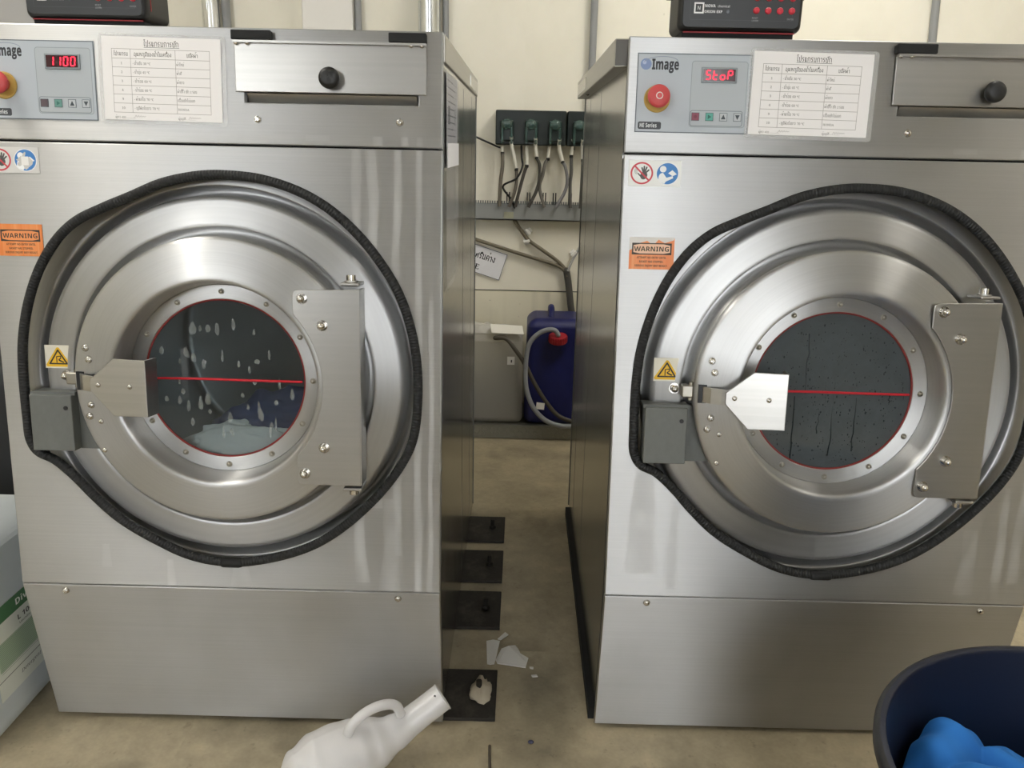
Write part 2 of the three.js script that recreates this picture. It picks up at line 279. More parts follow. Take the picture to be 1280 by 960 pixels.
const logo = (g, x, y, s) => {
  g.fillStyle = '#7c8fb8'; g.beginPath(); g.arc(x + 38 * s, y, 34 * s, 0, 7); g.fill();
  g.fillStyle = '#a9b6d2'; g.beginPath(); g.arc(x + 28 * s, y - 10 * s, 12 * s, 0, 7); g.fill();
  g.strokeStyle = '#8a93a6'; g.lineWidth = 4 * s; g.beginPath(); g.ellipse(x + 130 * s, y - 12 * s, 105 * s, 34 * s, -0.05, Math.PI * 1.05, Math.PI * 2); g.stroke();
  g.save(); g.translate(x + 74 * s, y + 30 * s); g.scale(0.66, 1); g.fillStyle = '#23262c'; g.font = `bold ${84 * s}px sans-serif`; g.fillText('Image', 0, 0); g.lineWidth = 4 * s; g.strokeStyle = '#23262c'; g.strokeText('Image', 0, 0); g.restore();
};
const ctlTex = canvasTex(1024, 690, (g, W, H) => {                   // printed control fascia, 0.208 x 0.14 m
  g.fillStyle = '#b4bcc4'; g.fillRect(0, 0, W, H);
  g.strokeStyle = '#5e666e'; g.lineWidth = 9; g.strokeRect(4, 4, W - 8, H - 8);
  logo(g, 22, 96, 1.45);
  g.fillStyle = '#3a3d42'; g.beginPath(); g.roundRect(28, 596, 210, 66, 16); g.fill();
  g.save(); g.translate(42, 646); g.scale(0.68, 1); g.fillStyle = '#d8dde0'; g.font = 'bold 52px sans-serif'; g.fillText('HE Series', 0, 0); g.restore();
  g.strokeStyle = '#8c959c'; g.lineWidth = 5; g.fillStyle = '#b0b7bd'; g.beginPath(); g.roundRect(490, 62, 500, 572, 26); g.fill(); g.stroke();
  g.strokeStyle = '#6d757b'; g.beginPath(); g.roundRect(498, 490, 470, 134, 20); g.stroke();
});
const icon = (kind) => canvasTex(96, 96, (g) => {
  g.fillStyle = { stop: '#8d4a5c', start: '#5aa89a', up: '#b9bfc4', down: '#b9bfc4', stopOff: '#57474d', startOff: '#5d8f86' }[kind]; g.fillRect(0, 0, 96, 96);
  g.strokeStyle = '#59636a'; g.lineWidth = 6; g.strokeRect(3, 3, 90, 90);
  g.fillStyle = '#3d464c';
  const tri = (a) => { g.beginPath(); g.moveTo(...a[0]); g.lineTo(...a[1]); g.lineTo(...a[2]); g.fill(); };
  if (kind === 'up') tri([[48, 18], [76, 74], [20, 74]]); if (kind === 'down') tri([[48, 78], [76, 22], [20, 22]]);
  if (kind.startsWith('start')) { g.fillStyle = '#2f6b62'; tri([[30, 22], [72, 48], [30, 74]]); }
  if (kind === 'stop') { g.fillStyle = '#7a3a4b'; g.beginPath(); g.arc(48, 48, 20, 0, 7); g.fill(); }
});
const ICONS = Object.fromEntries(['stop', 'start', 'up', 'down', 'stopOff', 'startOff'].map((k) => [k, std(0xffffff, 0.5, 0, { map: icon(k) })]));
const pictoTex = (torn) => canvasTex(512, 256, (g) => {
  g.fillStyle = torn ? '#d6d5d3' : '#eef0ef'; g.fillRect(0, 0, 512, 256);
  g.lineWidth = 16; g.strokeStyle = '#c9414d'; g.beginPath(); g.arc(128, 128, 102, 0, 7); g.stroke();
  g.fillStyle = '#4c4b4a'; g.beginPath(); g.ellipse(148, 150, 34, 40, 0.3, 0, 7); g.fill();
  g.lineCap = 'round'; g.strokeStyle = '#4c4b4a'; g.lineWidth = 15;
  for (const [a, b] of [[128, 76], [150, 62], [174, 70], [194, 96]]) { g.beginPath(); g.moveTo(148, 140); g.lineTo(a, b); g.stroke(); }
  g.lineWidth = 12; g.beginPath(); g.moveTo(120, 160); g.lineTo(92, 132); g.stroke();
  g.strokeStyle = '#8f8c8a'; g.lineWidth = 4; for (const r of [14, 24, 34]) { g.beginPath(); g.arc(92, 108, r, 2, 4.6); g.stroke(); }
  g.strokeStyle = '#c9414d'; g.lineWidth = 16; g.beginPath(); g.moveTo(56, 56); g.lineTo(200, 200); g.stroke();
  g.fillStyle = '#3f80c6'; g.beginPath(); g.arc(378, 128, 104, 0, 7); g.fill();
  g.fillStyle = '#f1f4f6'; g.beginPath(); g.arc(334, 84, 32, 0, 7); g.fill();
  g.beginPath(); g.moveTo(292, 190); g.quadraticCurveTo(290, 120, 336, 122); g.lineTo(370, 168); g.lineTo(430, 150); g.lineTo(436, 172); g.lineTo(366, 206); g.lineTo(352, 228); g.lineTo(312, 212); g.fill();
  g.beginPath(); g.moveTo(384, 124); g.lineTo(424, 92); g.lineTo(470, 132); g.lineTo(428, 152); g.fill();
  g.strokeStyle = '#f1f4f6'; g.lineWidth = 5; g.beginPath(); g.arc(378, 128, 110, 0, 7); g.stroke();
  if (torn) { g.fillStyle = '#cbcac7'; seed = 91; for (let i = 0; i < 26; i++) { const a = rnd() * 6.3, r = rnd() * 80; g.beginPath(); g.ellipse(370 + Math.cos(a) * r, 140 + Math.sin(a) * r * 0.9, 10 + rnd() * 26, 6 + rnd() * 20, rnd() * 3, 0, 7); g.fill(); } g.fillStyle = '#ecebe8'; g.fillRect(338, 92, 70, 86); g.fillStyle = '#3f80c6'; g.fillRect(402, 60, 44, 30); g.fillRect(404, 196, 36, 22); }
});
const warnTex = (torn) => canvasTex(512, 362, (g) => {
  const k = torn ? ['#e98a55', '#efc4a6'] : ['#e8853f', '#e98a5a'];
  g.fillStyle = k[0]; g.fillRect(0, 0, 512, 362);
  seed = torn ? 5 : 9;
  for (let i = 0; i < 30; i++) { g.fillStyle = `rgba(245,190,140,${0.05 + rnd() * 0.1})`; g.fillRect(rnd() * 512, 0, 8 + rnd() * 40, 362); }
  if (torn) { g.fillStyle = '#dcd8d4'; g.beginPath(); g.moveTo(0, 0); g.lineTo(512, 0); g.lineTo(500, 30); g.lineTo(400, 62); g.lineTo(330, 24); g.lineTo(270, 90); g.lineTo(200, 40); g.lineTo(100, 70); g.lineTo(40, 130); g.lineTo(0, 150); g.fill(); g.fillRect(150, 110, 300, 60); }
  g.fillStyle = '#2e2723'; g.beginPath(); g.moveTo(30, 64); g.lineTo(482, 64); g.lineTo(482, 196); g.lineTo(30, 196); g.fill();
  g.fillStyle = torn ? '#e9bfa2' : '#ea9457'; g.beginPath(); g.moveTo(46, 90); g.lineTo(120, 76); g.lineTo(392, 76); g.lineTo(466, 90); g.lineTo(466, 170); g.lineTo(392, 184); g.lineTo(120, 184); g.lineTo(46, 170); g.fill();
  g.fillStyle = '#33291f'; g.font = 'bold 74px sans-serif'; g.textAlign = 'center'; g.save(); g.translate(256, 157); g.scale(1.12, 1); g.fillText('WARNING', 0, 0); g.restore();
  g.font = 'bold 33px sans-serif'; ['ATTEMPT NO ENTRY UNTIL', 'BASKET HAS STOPPED.', 'SERIOUS INJURY MAY RESULT.'].forEach((s, i) => { g.save(); g.translate(256, 240 + i * 46); g.scale(0.8, 1); g.fillText(s, 0, 0); g.restore(); });
});
const pinchTex = canvasTex(256, 256, (g) => {
  g.fillStyle = '#e5e0cf'; g.fillRect(0, 0, 256, 256);
  g.lineJoin = 'round'; g.fillStyle = g.strokeStyle = '#e8b820'; g.lineWidth = 34; g.beginPath(); g.moveTo(128, 42); g.lineTo(232, 222); g.lineTo(24, 222); g.closePath(); g.fill(); g.stroke();
  g.strokeStyle = '#2a2620'; g.lineWidth = 15; g.beginPath(); g.moveTo(128, 56); g.lineTo(212, 206); g.lineTo(44, 206); g.closePath(); g.stroke();
  g.lineWidth = 9; g.beginPath(); g.moveTo(112, 196); g.lineTo(112, 124); g.moveTo(112, 128); g.lineTo(150, 122); g.lineTo(152, 146); g.lineTo(132, 160); g.lineTo(180, 192); g.stroke();
  g.fillStyle = '#2a2620'; g.beginPath(); g.moveTo(134, 158); g.lineTo(186, 186); g.lineTo(174, 196); g.lineTo(130, 174); g.fill();
});

// ---------------------------------------------------------------- washing machines
const YK = 0.3645, LEAN = R(5.25), YB = 0.012, ZKB = -0.0532, ZBACK = -1.2208, HW = 0.43, VS = 0.8797, VT = 1.0853, DC = 0.4335;
const KLEAN = Math.atan2(-ZKB, YK - YB), KLEN = Math.hypot(ZKB, YK - YB);
const topAt = (v) => [YK + v * Math.cos(LEAN), -v * Math.sin(LEAN)];   // height and depth of a point of the leaning front
const SEAL = [[0.015, 0.835], [0.097, 0.828], [0.179, 0.801], [0.246, 0.758], [0.305, 0.697], [0.355, 0.62], [0.381, 0.546], [0.394, 0.461], [0.391, 0.356], [0.379, 0.305], [0.349, 0.249], [0.301, 0.189], [0.235, 0.128], [0.17, 0.087], [0.087, 0.059], [0.005, 0.048], [-0.077, 0.06], [-0.157, 0.097], [-0.222, 0.138], [-0.272, 0.185], [-0.308, 0.225], [-0.345, 0.258], [-0.378, 0.275], [-0.394, 0.303], [-0.397, 0.353], [-0.397, 0.45], [-0.391, 0.513], [-0.374, 0.583], [-0.345, 0.652], [-0.308, 0.706], [-0.266, 0.743], [-0.213, 0.769], [-0.16, 0.791], [-0.098, 0.817], [-0.037, 0.831]];
const inset = (d) => SEAL.map(([x, y], i) => { const a = SEAL[(i + SEAL.length - 1) % SEAL.length], b = SEAL[(i + 1) % SEAL.length], tx = b[0] - a[0], ty = b[1] - a[1], l = Math.hypot(tx, ty); return [x + (ty / l) * d, y - (tx / l) * d]; });
const G = {};
G.front = extrude([[-HW, 0.0015], [HW, 0.0015], [HW, VS - 0.002], [-HW, VS - 0.002]], 0.02, 0.0018, [new THREE.CatmullRomCurve3(inset(0.009).map(([x, y]) => V3(x, y, 0)), true).getPoints(160).map((q) => [q.x, q.y]).reverse()]);
G.control = extrude([[-HW, VS + 0.002], [HW, VS + 0.002], [HW, VT], [-HW, VT]], 0.02, 0.002, [[[0.066, 0.956], [0.386, 0.956], [0.386, 1.05], [0.066, 1.05]].reverse()]);
G.kick = extrude([[-HW, -KLEN], [HW, -KLEN], [HW, -0.0015], [-HW, -0.0015]], 0.018, 0.0018);
G.seal = tube(inset(0.0095).map(([x, y]) => V3(x, y, 0.002)), 0.009, 360, 14, true);
G.tubFront = lathe([[0.417, -0.06], [0.412, -0.048], [0.404, -0.042], [0.385, -0.037], [0.377, -0.034], [0.3738, -0.036], [0.3725, -0.044], [0.371, -0.085], [0.364, -0.092], [0.3575, -0.085], [0.356, -0.034], [0.3545, -0.026], [0.350, -0.021], [0.344, -0.019], [0.304, -0.0145], [0.2985, -0.0145], [0.2965, -0.017], [0.2955, -0.04], [0.2915, -0.046], [0.284, -0.046], [0.28, -0.04], [0.276, -0.012], [0.262, -0.011], [0.255, -0.02], [0.25, -0.05]]).translate(0, DC, 0);
G.door = lathe([[0.25, -0.008], [0.268, -0.008], [0.274, -0.006], [0.277, -0.001], [0.279, 0.012], [0.2785, 0.018], [0.276, 0.0215], [0.271, 0.0235], [0.25, 0.0285], [0.225, 0.0338], [0.208, 0.0372], [0.202, 0.0378], [0.198, 0.037], [0.195, 0.034], [0.192, 0.024], [0.189, -0.006], [0.1875, -0.017], [0.1865, -0.024]]).translate(0.002, DC, 0);
G.glassFrame = lathe([[0.1872, -0.03], [0.1872, -0.0175], [0.1855, -0.0165], [0.160, -0.0165], [0.1585, -0.018], [0.1585, -0.026]]).translate(0.002, DC, 0);
G.gasket = new THREE.TorusGeometry(0.1575, 0.0022, 10, 96).translate(0.002, DC, -0.0195);
G.glass = lathe([[0.157, -0.021], [0.12, -0.0195], [0.08, -0.0185], [0.04, -0.018], [0.0005, -0.018]], 64).translate(0.002, DC, 0);
G.drum = lathe([[0.187, -0.028], [0.19, -0.1], [0.205, -0.12], [0.31, -0.125], [0.32, -0.14], [0.32, -0.6], [0.3, -0.62], [0.0005, -0.62]].reverse(), 64).translate(0.002, DC, 0);
const dome = (r, h) => new THREE.SphereGeometry(r, 14, 7, 0, Math.PI * 2, 0, Math.PI / 2).rotateX(Math.PI / 2).scale(1, 1, h / r);
G.rivet = mergeGeometries([new THREE.CylinderGeometry(0.0056, 0.006, 0.0016, 14).rotateX(Math.PI / 2).translate(0, 0, 0.0008), dome(0.0046, 0.0045).translate(0, 0, 0.0014)].map((q) => q.toNonIndexed()));
G.screw = mergeGeometries([new THREE.CylinderGeometry(0.0068, 0.0075, 0.002, 18).rotateX(Math.PI / 2).translate(0, 0, 0.001), dome(0.0066, 0.0045).translate(0, 0, 0.0018), box(0.0075, 0.0014, 0.0012, 0, 0, 0.0062), box(0.0014, 0.0075, 0.0012, 0, 0, 0.0062)].map((q) => q.toNonIndexed()));
G.acorn = mergeGeometries([new THREE.CylinderGeometry(0.0105, 0.0105, 0.0016, 20).rotateX(Math.PI / 2).translate(0, 0, 0.0008), new THREE.CylinderGeometry(0.0085, 0.0085, 0.007, 6).rotateX(Math.PI / 2).translate(0, 0, 0.005), dome(0.0075, 0.0085).translate(0, 0, 0.0085)].map((q) => q.toNonIndexed()));
{
  const s = new THREE.Shape();                                        // hinge plate, hollowed to follow the window frame
  const a0 = Math.atan2(0.572 - DC, 0.155), a1 = Math.atan2(0.296 - DC, 0.156);
  s.moveTo(0.167, 0.618); s.lineTo(0.281, 0.6205); s.lineTo(0.279, 0.2395); s.lineTo(0.168, 0.2395); s.quadraticCurveTo(0.156, 0.2395, 0.156, 0.252);
  s.lineTo(0.156, 0.296); s.absarc(0, DC, Math.hypot(0.156, 0.296 - DC), a1, a0, false); s.lineTo(0.155, 0.606); s.quadraticCurveTo(0.155, 0.618, 0.167, 0.618);
  G.hingePlate = mergeGeometries([extrude(s, 0.004, 0.001), span(0.276, 0.281, 0.24, 0.62, -0.05, -0.001)].map((q) => (q.index ? q.toNonIndexed() : q))).translate(0, 0, 0.0425);
}
G.handle = mergeGeometries([extrude([[-0.1125, 0.0415], [-0.063, 0.0415 + 0.041], [0, 0.0405 + 0.041], [0, -0.0265], [-0.068, -0.0275], [-0.1125, 0.0195]], 0.004, 0.0012), span(-0.004, 0, -0.0265, 0.0815, -0.04, -0.001)].map((q) => (q.index ? q.toNonIndexed() : q))).rotateY(-R(6.5)).translate(-0.1146, 0.401, 0.0745);
{
  const gs = []; const pts = [[-0.266, 0.012], [-0.262, 0.03], [-0.25, 0.043], [-0.232, 0.053], [-0.205, 0.0605]];   // curved strap from the door to the handle
  const s = new THREE.Shape(); pts.forEach(([u, z], i) => s[i ? 'lineTo' : 'moveTo'](u, z)); pts.slice().reverse().forEach(([u, z]) => s.lineTo(u + 0.003, z - 0.004));
  gs.push(new THREE.ExtrudeGeometry(s, { depth: 0.03, bevelEnabled: false }).rotateX(Math.PI / 2).scale(1, 1, 1));
  gs[0].scale(1, -1, 1).translate(0, 0, 0);
  const p = gs[0].attributes.position;                                // (u, z, depth) -> (u, v, z)
  const q = new THREE.ExtrudeGeometry(s, { depth: 0.03, bevelEnabled: false }), P = q.attributes.position, Nn = q.attributes.normal;
  for (let i = 0; i < P.count; i++) { const y = P.getY(i), z = P.getZ(i), ny = Nn.getY(i), nz = Nn.getZ(i); P.setXYZ(i, P.getX(i), 0.447 - z, y); Nn.setXYZ(i, Nn.getX(i), -nz, ny); }
  G.arm = q;
}
const SEG = { a: [0, 1, 1], b: [1, 0.5], c: [1, -0.5], d: [0, -1], e: [-1, -0.5], f: [-1, 0.5], g: [0, 0] };
function digits(text, w, h) {                                         // seven-segment digits as small bars
  const CH = { 1: 'bc', 0: 'abcdef', S: 'acdfg', t: 'defg', o: 'cdeg', P: 'abefg' }, gs = [];
  [...text].forEach((c, i) => {
    for (const k of CH[c]) { const [x, y] = SEG[k], hor = 'adg'.includes(k); gs.push(box(hor ? w * 0.8 : w * 0.26, hor ? w * 0.26 : h * 0.44, 0.0006, i * w * 1.75 + x * w * 0.5 + y * h * 0.06, y * h * 0.5, 0)); }
  });
  return gs;
}
const ledMat = std(0x2a0508, 0.5, 0, { emissive: 0xff1f38, emissiveIntensity: 1.6 });
const displayMat = phys(0x3a1218, 0.12, 0);
const bezelMat = std(0x878e93, 0.4);

function machine(o) {
  const m = thing('washing_machine', o.label, 'washing machine', [o.x, 0, o.z]);
  const onFront = (name, geo, mat, parent = m, u = 0, v = 0, w = 0) => {
    const q = obj(name, geo, mat, parent);
    if (parent === m) { q.rotation.x = -LEAN; q.position.set(u, YK, 0).add(V3(0, v * Math.cos(LEAN) + w * Math.sin(LEAN), -v * Math.sin(LEAN) + w * Math.cos(LEAN))); }
    else q.position.set(u, v, w);
    return q;
  };
  // cabinet
  const [ty, tz] = topAt(VT);
  const sideShape = [[-ZBACK, 0.02], [0.09, 0.02], [0.05, YK], [0.05 - topAt(VS)[1], topAt(VS)[0]], [0.035 - tz, 1.40], [-ZBACK, 1.40]];
  const sideGeo = (x) => { const g = new THREE.ExtrudeGeometry(new THREE.Shape(sideShape.map((q) => new THREE.Vector2(...q))), { depth: 0.004, bevelEnabled: false }); g.rotateY(Math.PI / 2).translate(x, 0, 0); return g; };
  for (const s of [-1, 1]) {
    const side = obj('side_panel', sideGeo(s > 0 ? HW - 0.006 : -HW + 0.002), M.side, m);
    for (const z of [-0.66, -1.0]) obj('panel_joint', box(0.003, 1.32, 0.0022, s * (HW - 0.0032), 0.722, z), M.greyDark, side);
  }
  obj('back_panel', span(-HW, HW, 0.02, 1.40, ZBACK, ZBACK + 0.01), M.greyPaint, m);
  obj('floor_frame', span(-HW + 0.004, HW - 0.004, 0.012, 0.03, ZBACK, -0.075), M.blackMatt, m);
  obj('cross_rail', span(-HW + 0.008, HW - 0.008, YK - 0.02, YK + 0.02, -0.06, -0.024), M.blackMatt, m);
  obj('cross_rail', span(-HW + 0.008, HW - 0.008, 1.23, 1.255, -0.13, -0.107), M.blackMatt, m);
  const cover = obj('top_cover', rbox(2 * HW + 0.0265, 0.05, -ZBACK - 0.125, 0.003, -0.0105, 1.419, (ZBACK - 0.13) / 2 + 0.002), M.plate, m);
  obj('rear_strip', span(-HW - 0.0245, HW + 0.0035, 1.402, 1.432, ZBACK + 0.01, -0.86), M.side, cover);
  obj('insulation_edge', span(-HW - 0.022, -HW + 0.01, 1.397, 1.441, -0.128, -0.118), std(0x6d6c6a, 0.95), m);
  obj('cover_screw', dome(0.005, 0.004).rotateX(Math.PI / 2).translate(-HW - 0.012, 1.393, -0.95), M.bolt, m);
  obj('base_strip', span(-HW - 0.012, -HW + 0.02, 0, 0.03, -1.17, -0.085), M.blackMatt, m); obj('base_strip', span(HW - 0.03, HW - 0.006, 0, 0.03, -1.2, -0.075), M.blackMatt, m);
  obj('base_frame', span(-HW + 0.03, HW - 0.03, 0, 0.013, ZBACK + 0.02, -0.08), M.blackMatt, m);
  // skins
  onFront('front_panel', G.front, o.front);
  const control = onFront('control_panel', G.control, M.control);
  const kick = obj('kick_panel', G.kick, o.kick, m); kick.position.set(0, YK, 0); kick.rotation.x = KLEAN;
  for (const u of [-0.3425, 0.3435]) { const s = obj('screw', G.screw, M.bolt, kick); s.position.set(u, -0.0155, 0); s.rotation.z = u; }
  // soap hopper
  obj('hopper_throat', [span(0.06, 0.392, 0.95, 1.06, -0.09, -0.085), span(0.06, 0.066, 0.95, 1.06, -0.085, -0.02), span(0.386, 0.392, 0.95, 1.06, -0.085, -0.02)], M.plate, control);
  obj('hopper_lip', new THREE.BoxGeometry(0.312, 0.003, 0.028).rotateX(R(-48)).translate(0.226, 0.963, -0.012), M.plate, control);
  const flap = onFront('hopper_flap', extrude([[0.0525, 0.9738], [0.4015, 0.9738], [0.4015, 1.0585], [0.0525, 1.0585]], 0.004, 0.0012).translate(0, 0, 0.007), M.plate);
  obj('flap_bend', [span(0.0525, 0.4015, 1.0575, 1.0615, 0.003, 0.016), span(0.0525, 0.4015, 1.0575, 1.0605, 0.0, 0.007)], M.plate, flap);
  for (const [a, b] of [[0.0495, 0.1215], [0.3336, 0.4016]]) {
    const h = onFront('hinge_block', rbox(b - a, 0.0165, 0.016, 0.002, (a + b) / 2, 1.0708, 0.008), M.blackMatt);
    for (const u of [a + 0.008, a + 0.028]) obj('hinge_screw', dome(0.0042, 0.004).rotateX(Math.PI / 2).translate(a < 0.2 ? u : b + a - u, 1.0575, 0.011), M.bolt, h);
  }
  const knob = onFront('knob', lathe([[0.0005, 0.034], [0.011, 0.0335], [0.0165, 0.031], [0.0188, 0.026], [0.0188, 0.021], [0.016, 0.016], [0.0105, 0.013], [0.009, 0.006]].reverse(), 32).translate(0.2275, 0.998, 0), M.black);
  for (const u of [0.089, 0.3515]) { const s = onFront('screw', G.screw, M.bolt, m, u, 0.926, 0); s.rotation.z = u * 9; }
  // control fascia
  const fascia = onFront('control_fascia', box(0.208, 0.139, 0.001, -0.31, 0.9875, 0.0006), std(0xffffff, 0.45, 0, { map: ctlTex }));
  const bez = onFront('display', rbox(0.0655, 0.0275, 0.003, 0.0014, -0.2645, 1.0205, 0.002, 2), bezelMat);
  obj('display_glass', box(0.058, 0.0205, 0.001, -0.2645, 1.0205, 0.0036), displayMat, bez);
  const led = obj('led_digits', digits(o.text, 0.0075, 0.0150), ledMat, bez); led.position.set(-0.2845 + (o.text === '1100' ? 0.001 : 0), 1.0205, 0.0044);
  o.keys.forEach((k, i) => onFront('key', box(0.0145, 0.0145, 0.0012, -0.3035 + i * 0.0257, 0.9475, 0.0014), ICONS[k]));
  const stop = onFront('emergency_stop_collar', lathe([[0.0005, 0.0035], [0.0215, 0.0035], [0.024, 0.002], [0.024, 0]].reverse(), 40).translate(-0.3755, 0.977, 0.001), std(0xb99a4d, 0.55));
  const btn = onFront('emergency_stop_button', lathe([[0.0005, 0.031], [0.015, 0.030], [0.0195, 0.027], [0.0205, 0.023], [0.0195, 0.019], [0.0135, 0.0165], [0.0125, 0.003]].reverse(), 40).translate(-0.3755, 0.979, 0.001), std(0xc84a4c, 0.42));
  obj('white_ring', new THREE.TorusGeometry(0.0055, 0.0009, 6, 32).translate(-0.3755, 0.979, 0.0316), M.white, btn);
  // stickers
  const st = (name, tex, w, h, u, v, off = 0.0005, label) => { const q = onFront(name, box(w, h, 0.0006, u, v, off), std(0xffffff, 0.5, 0, { map: tex })); if (label) q.userData.label = label; return q; };
  st('pictogram_sticker', pictoTex(o.torn), 0.098, 0.047, -0.372, 0.8445, 0.0005, 'no hands and read manual pictograms');
  st('warning_sticker', warnTex(!o.torn), 0.085, 0.06, -0.3705, 0.697, 0.0005, 'orange warning sticker');
  // round opening
  onFront('rubber_seal', G.seal, M.rubber);
  onFront('seal_joint', new THREE.CapsuleGeometry(0.0104, 0.03, 4, 10).rotateZ(Math.PI / 2).translate(0.006, 0.0575, 0.003), M.blackMatt);
  const tub = onFront('tub_front', G.tubFront, M.ring);
  onFront('drum', G.drum, M.drum);
  obj('pinch_sticker', box(0.052, 0.046, 0.0008, -0.326, 0.4715, -0.0155), std(0xffffff, 0.5, 0, { map: pinchTex }), tub);
  const tb = obj('tub_bolt', G.acorn, M.bolt, tub); tb.position.set(-0.31, 0.435, -0.014);
  obj('striker_block', [rbox(0.022, 0.024, 0.026, 0.003, -0.288, 0.4335, 0.0), cyl(0.005, 0.036, -0.281, 0.4335, 0.004)], M.zinc, tub);
  // latch box
  const lb = onFront('latch_box', [rbox(0.082, 0.112, 0.05, 0.002, -0.328, 0.346, -0.003), span(-0.372, -0.284, 0.4, 0.406, -0.03, 0.012)], M.greyPaint);
  obj('latch_flange', span(-0.288, -0.236, 0.289, 0.402, -0.02, -0.005), M.greyPaint, lb);
  obj('key_hole_shade', cyl(0.0042, 0.002, -0.2985, 0.3765, 0.0222, 'z'), M.black, lb);  // nothing bored out: a black disc paints the shade inside the hole
  // door
  const door = onFront('door', G.door, M.ring);
  const frame = obj('window_frame', G.glassFrame, M.ring, door);
  obj('window_gasket', G.gasket, M.redGasket, door);
  obj('window_glass', G.glass, o.glass, door);
  obj('red_stripe', tube([[-0.15, 0.4325, -0.0172], [-0.05, 0.4335, -0.0166], [0.05, 0.4325, -0.0166], [0.154, 0.4318, -0.0172]], 0.0026, 30, 6).scale(1, 1, 1), M.redStripe, door);
  for (let k = 0; k < 12; k++) { const a = R(0.2 + 30 * k), r = obj('rivet', G.rivet, M.zinc, door); r.position.set(0.002 + 0.1735 * Math.cos(a), DC + 0.1735 * Math.sin(a), -0.0165); }
  for (const [u, v, s] of [[-0.248, 0.497, 1], [-0.242, 0.475, 1], [-0.244, 0.386, 1], [-0.249, 0.363, 1], [-0.226, 0.354, 0.72], [-0.226, 0.295, 0.72]]) { const r = obj('door_screw', G.screw, M.bolt, door); r.scale.setScalar(s); r.position.set(u, v, 0.0235 + (0.275 - Math.hypot(u, v - DC)) * 0.2); r.rotation.z = u * 30 + v * 9; }
  obj('arm_slot_shade', box(0.016, 0.036, 0.004, -0.2625, 0.4325, 0.0248), M.black, door);  // no recess cut: solid black block stands in for the slot shade
  obj('latch_arm', G.arm, M.plate, door);
  obj('latch_handle', G.handle, M.plate, door);
  for (const [u, v, w] of [[-0.21, 0.4325, 0.0637], [-0.147, 0.4315, 0.0707]]) { const r = obj('handle_screw', G.screw, M.bolt, door); r.scale.setScalar(0.68); r.position.set(u, v, w); }
  obj('hinge_plate', G.hingePlate, M.plate, door);
  for (const [u, v] of [[0.173, 0.602], [0.21, 0.552], [0.209, 0.315], [0.171, 0.263]]) { const r = obj('hinge_bolt', G.acorn, M.bolt, door); r.position.set(u, v, 0.0425); }
  // hinge brackets on the tub
  for (const [v, d] of [[0.6275, 1], [0.2315, -1]]) {
    const b = onFront('hinge_bracket', [rbox(0.036, 0.006, 0.075, 0.002, 0.261, v + d * 0.002, -0.002), cyl(0.013, 0.0025, 0.26, v + d * 0.0065, 0.012)], M.plate);
    obj('hinge_nut', [new THREE.CylinderGeometry(0.0095, 0.0095, 0.011, 6).translate(0.26, v + d * 0.013, 0.012)], M.bolt, b);
  }
  // feet
  if (o.feet) for (const [z0, z1, k] of [[-0.073, -0.254, 1], [-0.441, -0.628, 0], [-0.688, -0.88, 0], [-0.947, -1.129, 0]]) {
    const zc = (z0 + z1) / 2, f = obj('anchor_plate', rbox(0.15, 0.01, z0 - z1, 0.002, HW + 0.041, 0.005, zc), o.plateMat, m);
    obj('anchor_bolt', [cyl(0.007, 0.035, HW + 0.075, 0.025, zc), new THREE.CylinderGeometry(0.0125, 0.0125, 0.01, 6).translate(HW + 0.075, 0.016, zc)], std(0x35332f, 0.6, 0.6), f);
    if (k) {                                                          // dried sealant round the front bolt
      const g = new THREE.SphereGeometry(1, 22, 12), p = g.attributes.position;
      for (let i = 0; i < p.count; i++) { const q = 1 + 0.55 * N(p.getX(i) * 2.2, p.getY(i) * 2.2, p.getZ(i) * 2.2 + 3); p.setXYZ(i, p.getX(i) * q * 0.024, Math.max(0, p.getY(i)) * q * 0.018, p.getZ(i) * q * 0.045); }
      g.computeVertexNormals();
      obj('dried_sealant', g.translate(HW + 0.078, 0.0095, zc), std(0xb4aa97, 0.85), f);
    }
  }
  return m;
}
const plateMat = std(0xffffff, 0.7, 0.2, { map: dataTex(256, 256, (u, v) => { const b = clamp(fbm(u * 5, v * 5, 3) * 1.6), k = 0.18 + 0.10 * b + 0.05 * fbm(u * 30, v * 30, 5); return [k * 1.02, k * 0.96, k * 0.88]; }) });
const fogTex = dataTex(1024, 256, (u, v) => { const k = 0.40 + 0.03 * fbm(u * 40, v * 12, 5); return [k * 0.93, k, k * 1.03]; });
const glassL = phys(0xbcc4c6, 0.02, 0, { transmission: 0.96, thickness: 0, ior: 1.5 });
const glassR = phys(0xffffff, 0.06, 0, { transmission: 0.35, thickness: 0, ior: 1.5, map: fogTex });
const LX = -0.5762, RX = 0.6223, RZ = -0.0092;
machine({ x: LX, z: 0, label: 'washing machine running on the left, display reading 1100, suds behind its window', front: M.frontL, kick: M.kickL, text: '1100', keys: ['stopOff', 'startOff', 'up', 'down'], torn: true, glass: glassL, feet: true, plateMat });
machine({ x: RX, z: RZ, label: 'stopped washing machine on the right, display reading StoP, wet grey window', front: M.frontR, kick: M.kickR, text: 'StoP', keys: ['stop', 'start', 'up', 'down'], torn: false, glass: glassR, feet: false, plateMat });
const frontPoint = (cx, u, v, w, z0 = 0) => V3(cx + u, YK + v * Math.cos(LEAN) + w * Math.sin(LEAN), z0 - v * Math.sin(LEAN) + w * Math.cos(LEAN));
function placeOnFront(o, cx, z0) { o.position.copy(frontPoint(cx, 0, 0, 0, z0)); o.rotation.x = -LEAN; return o; }

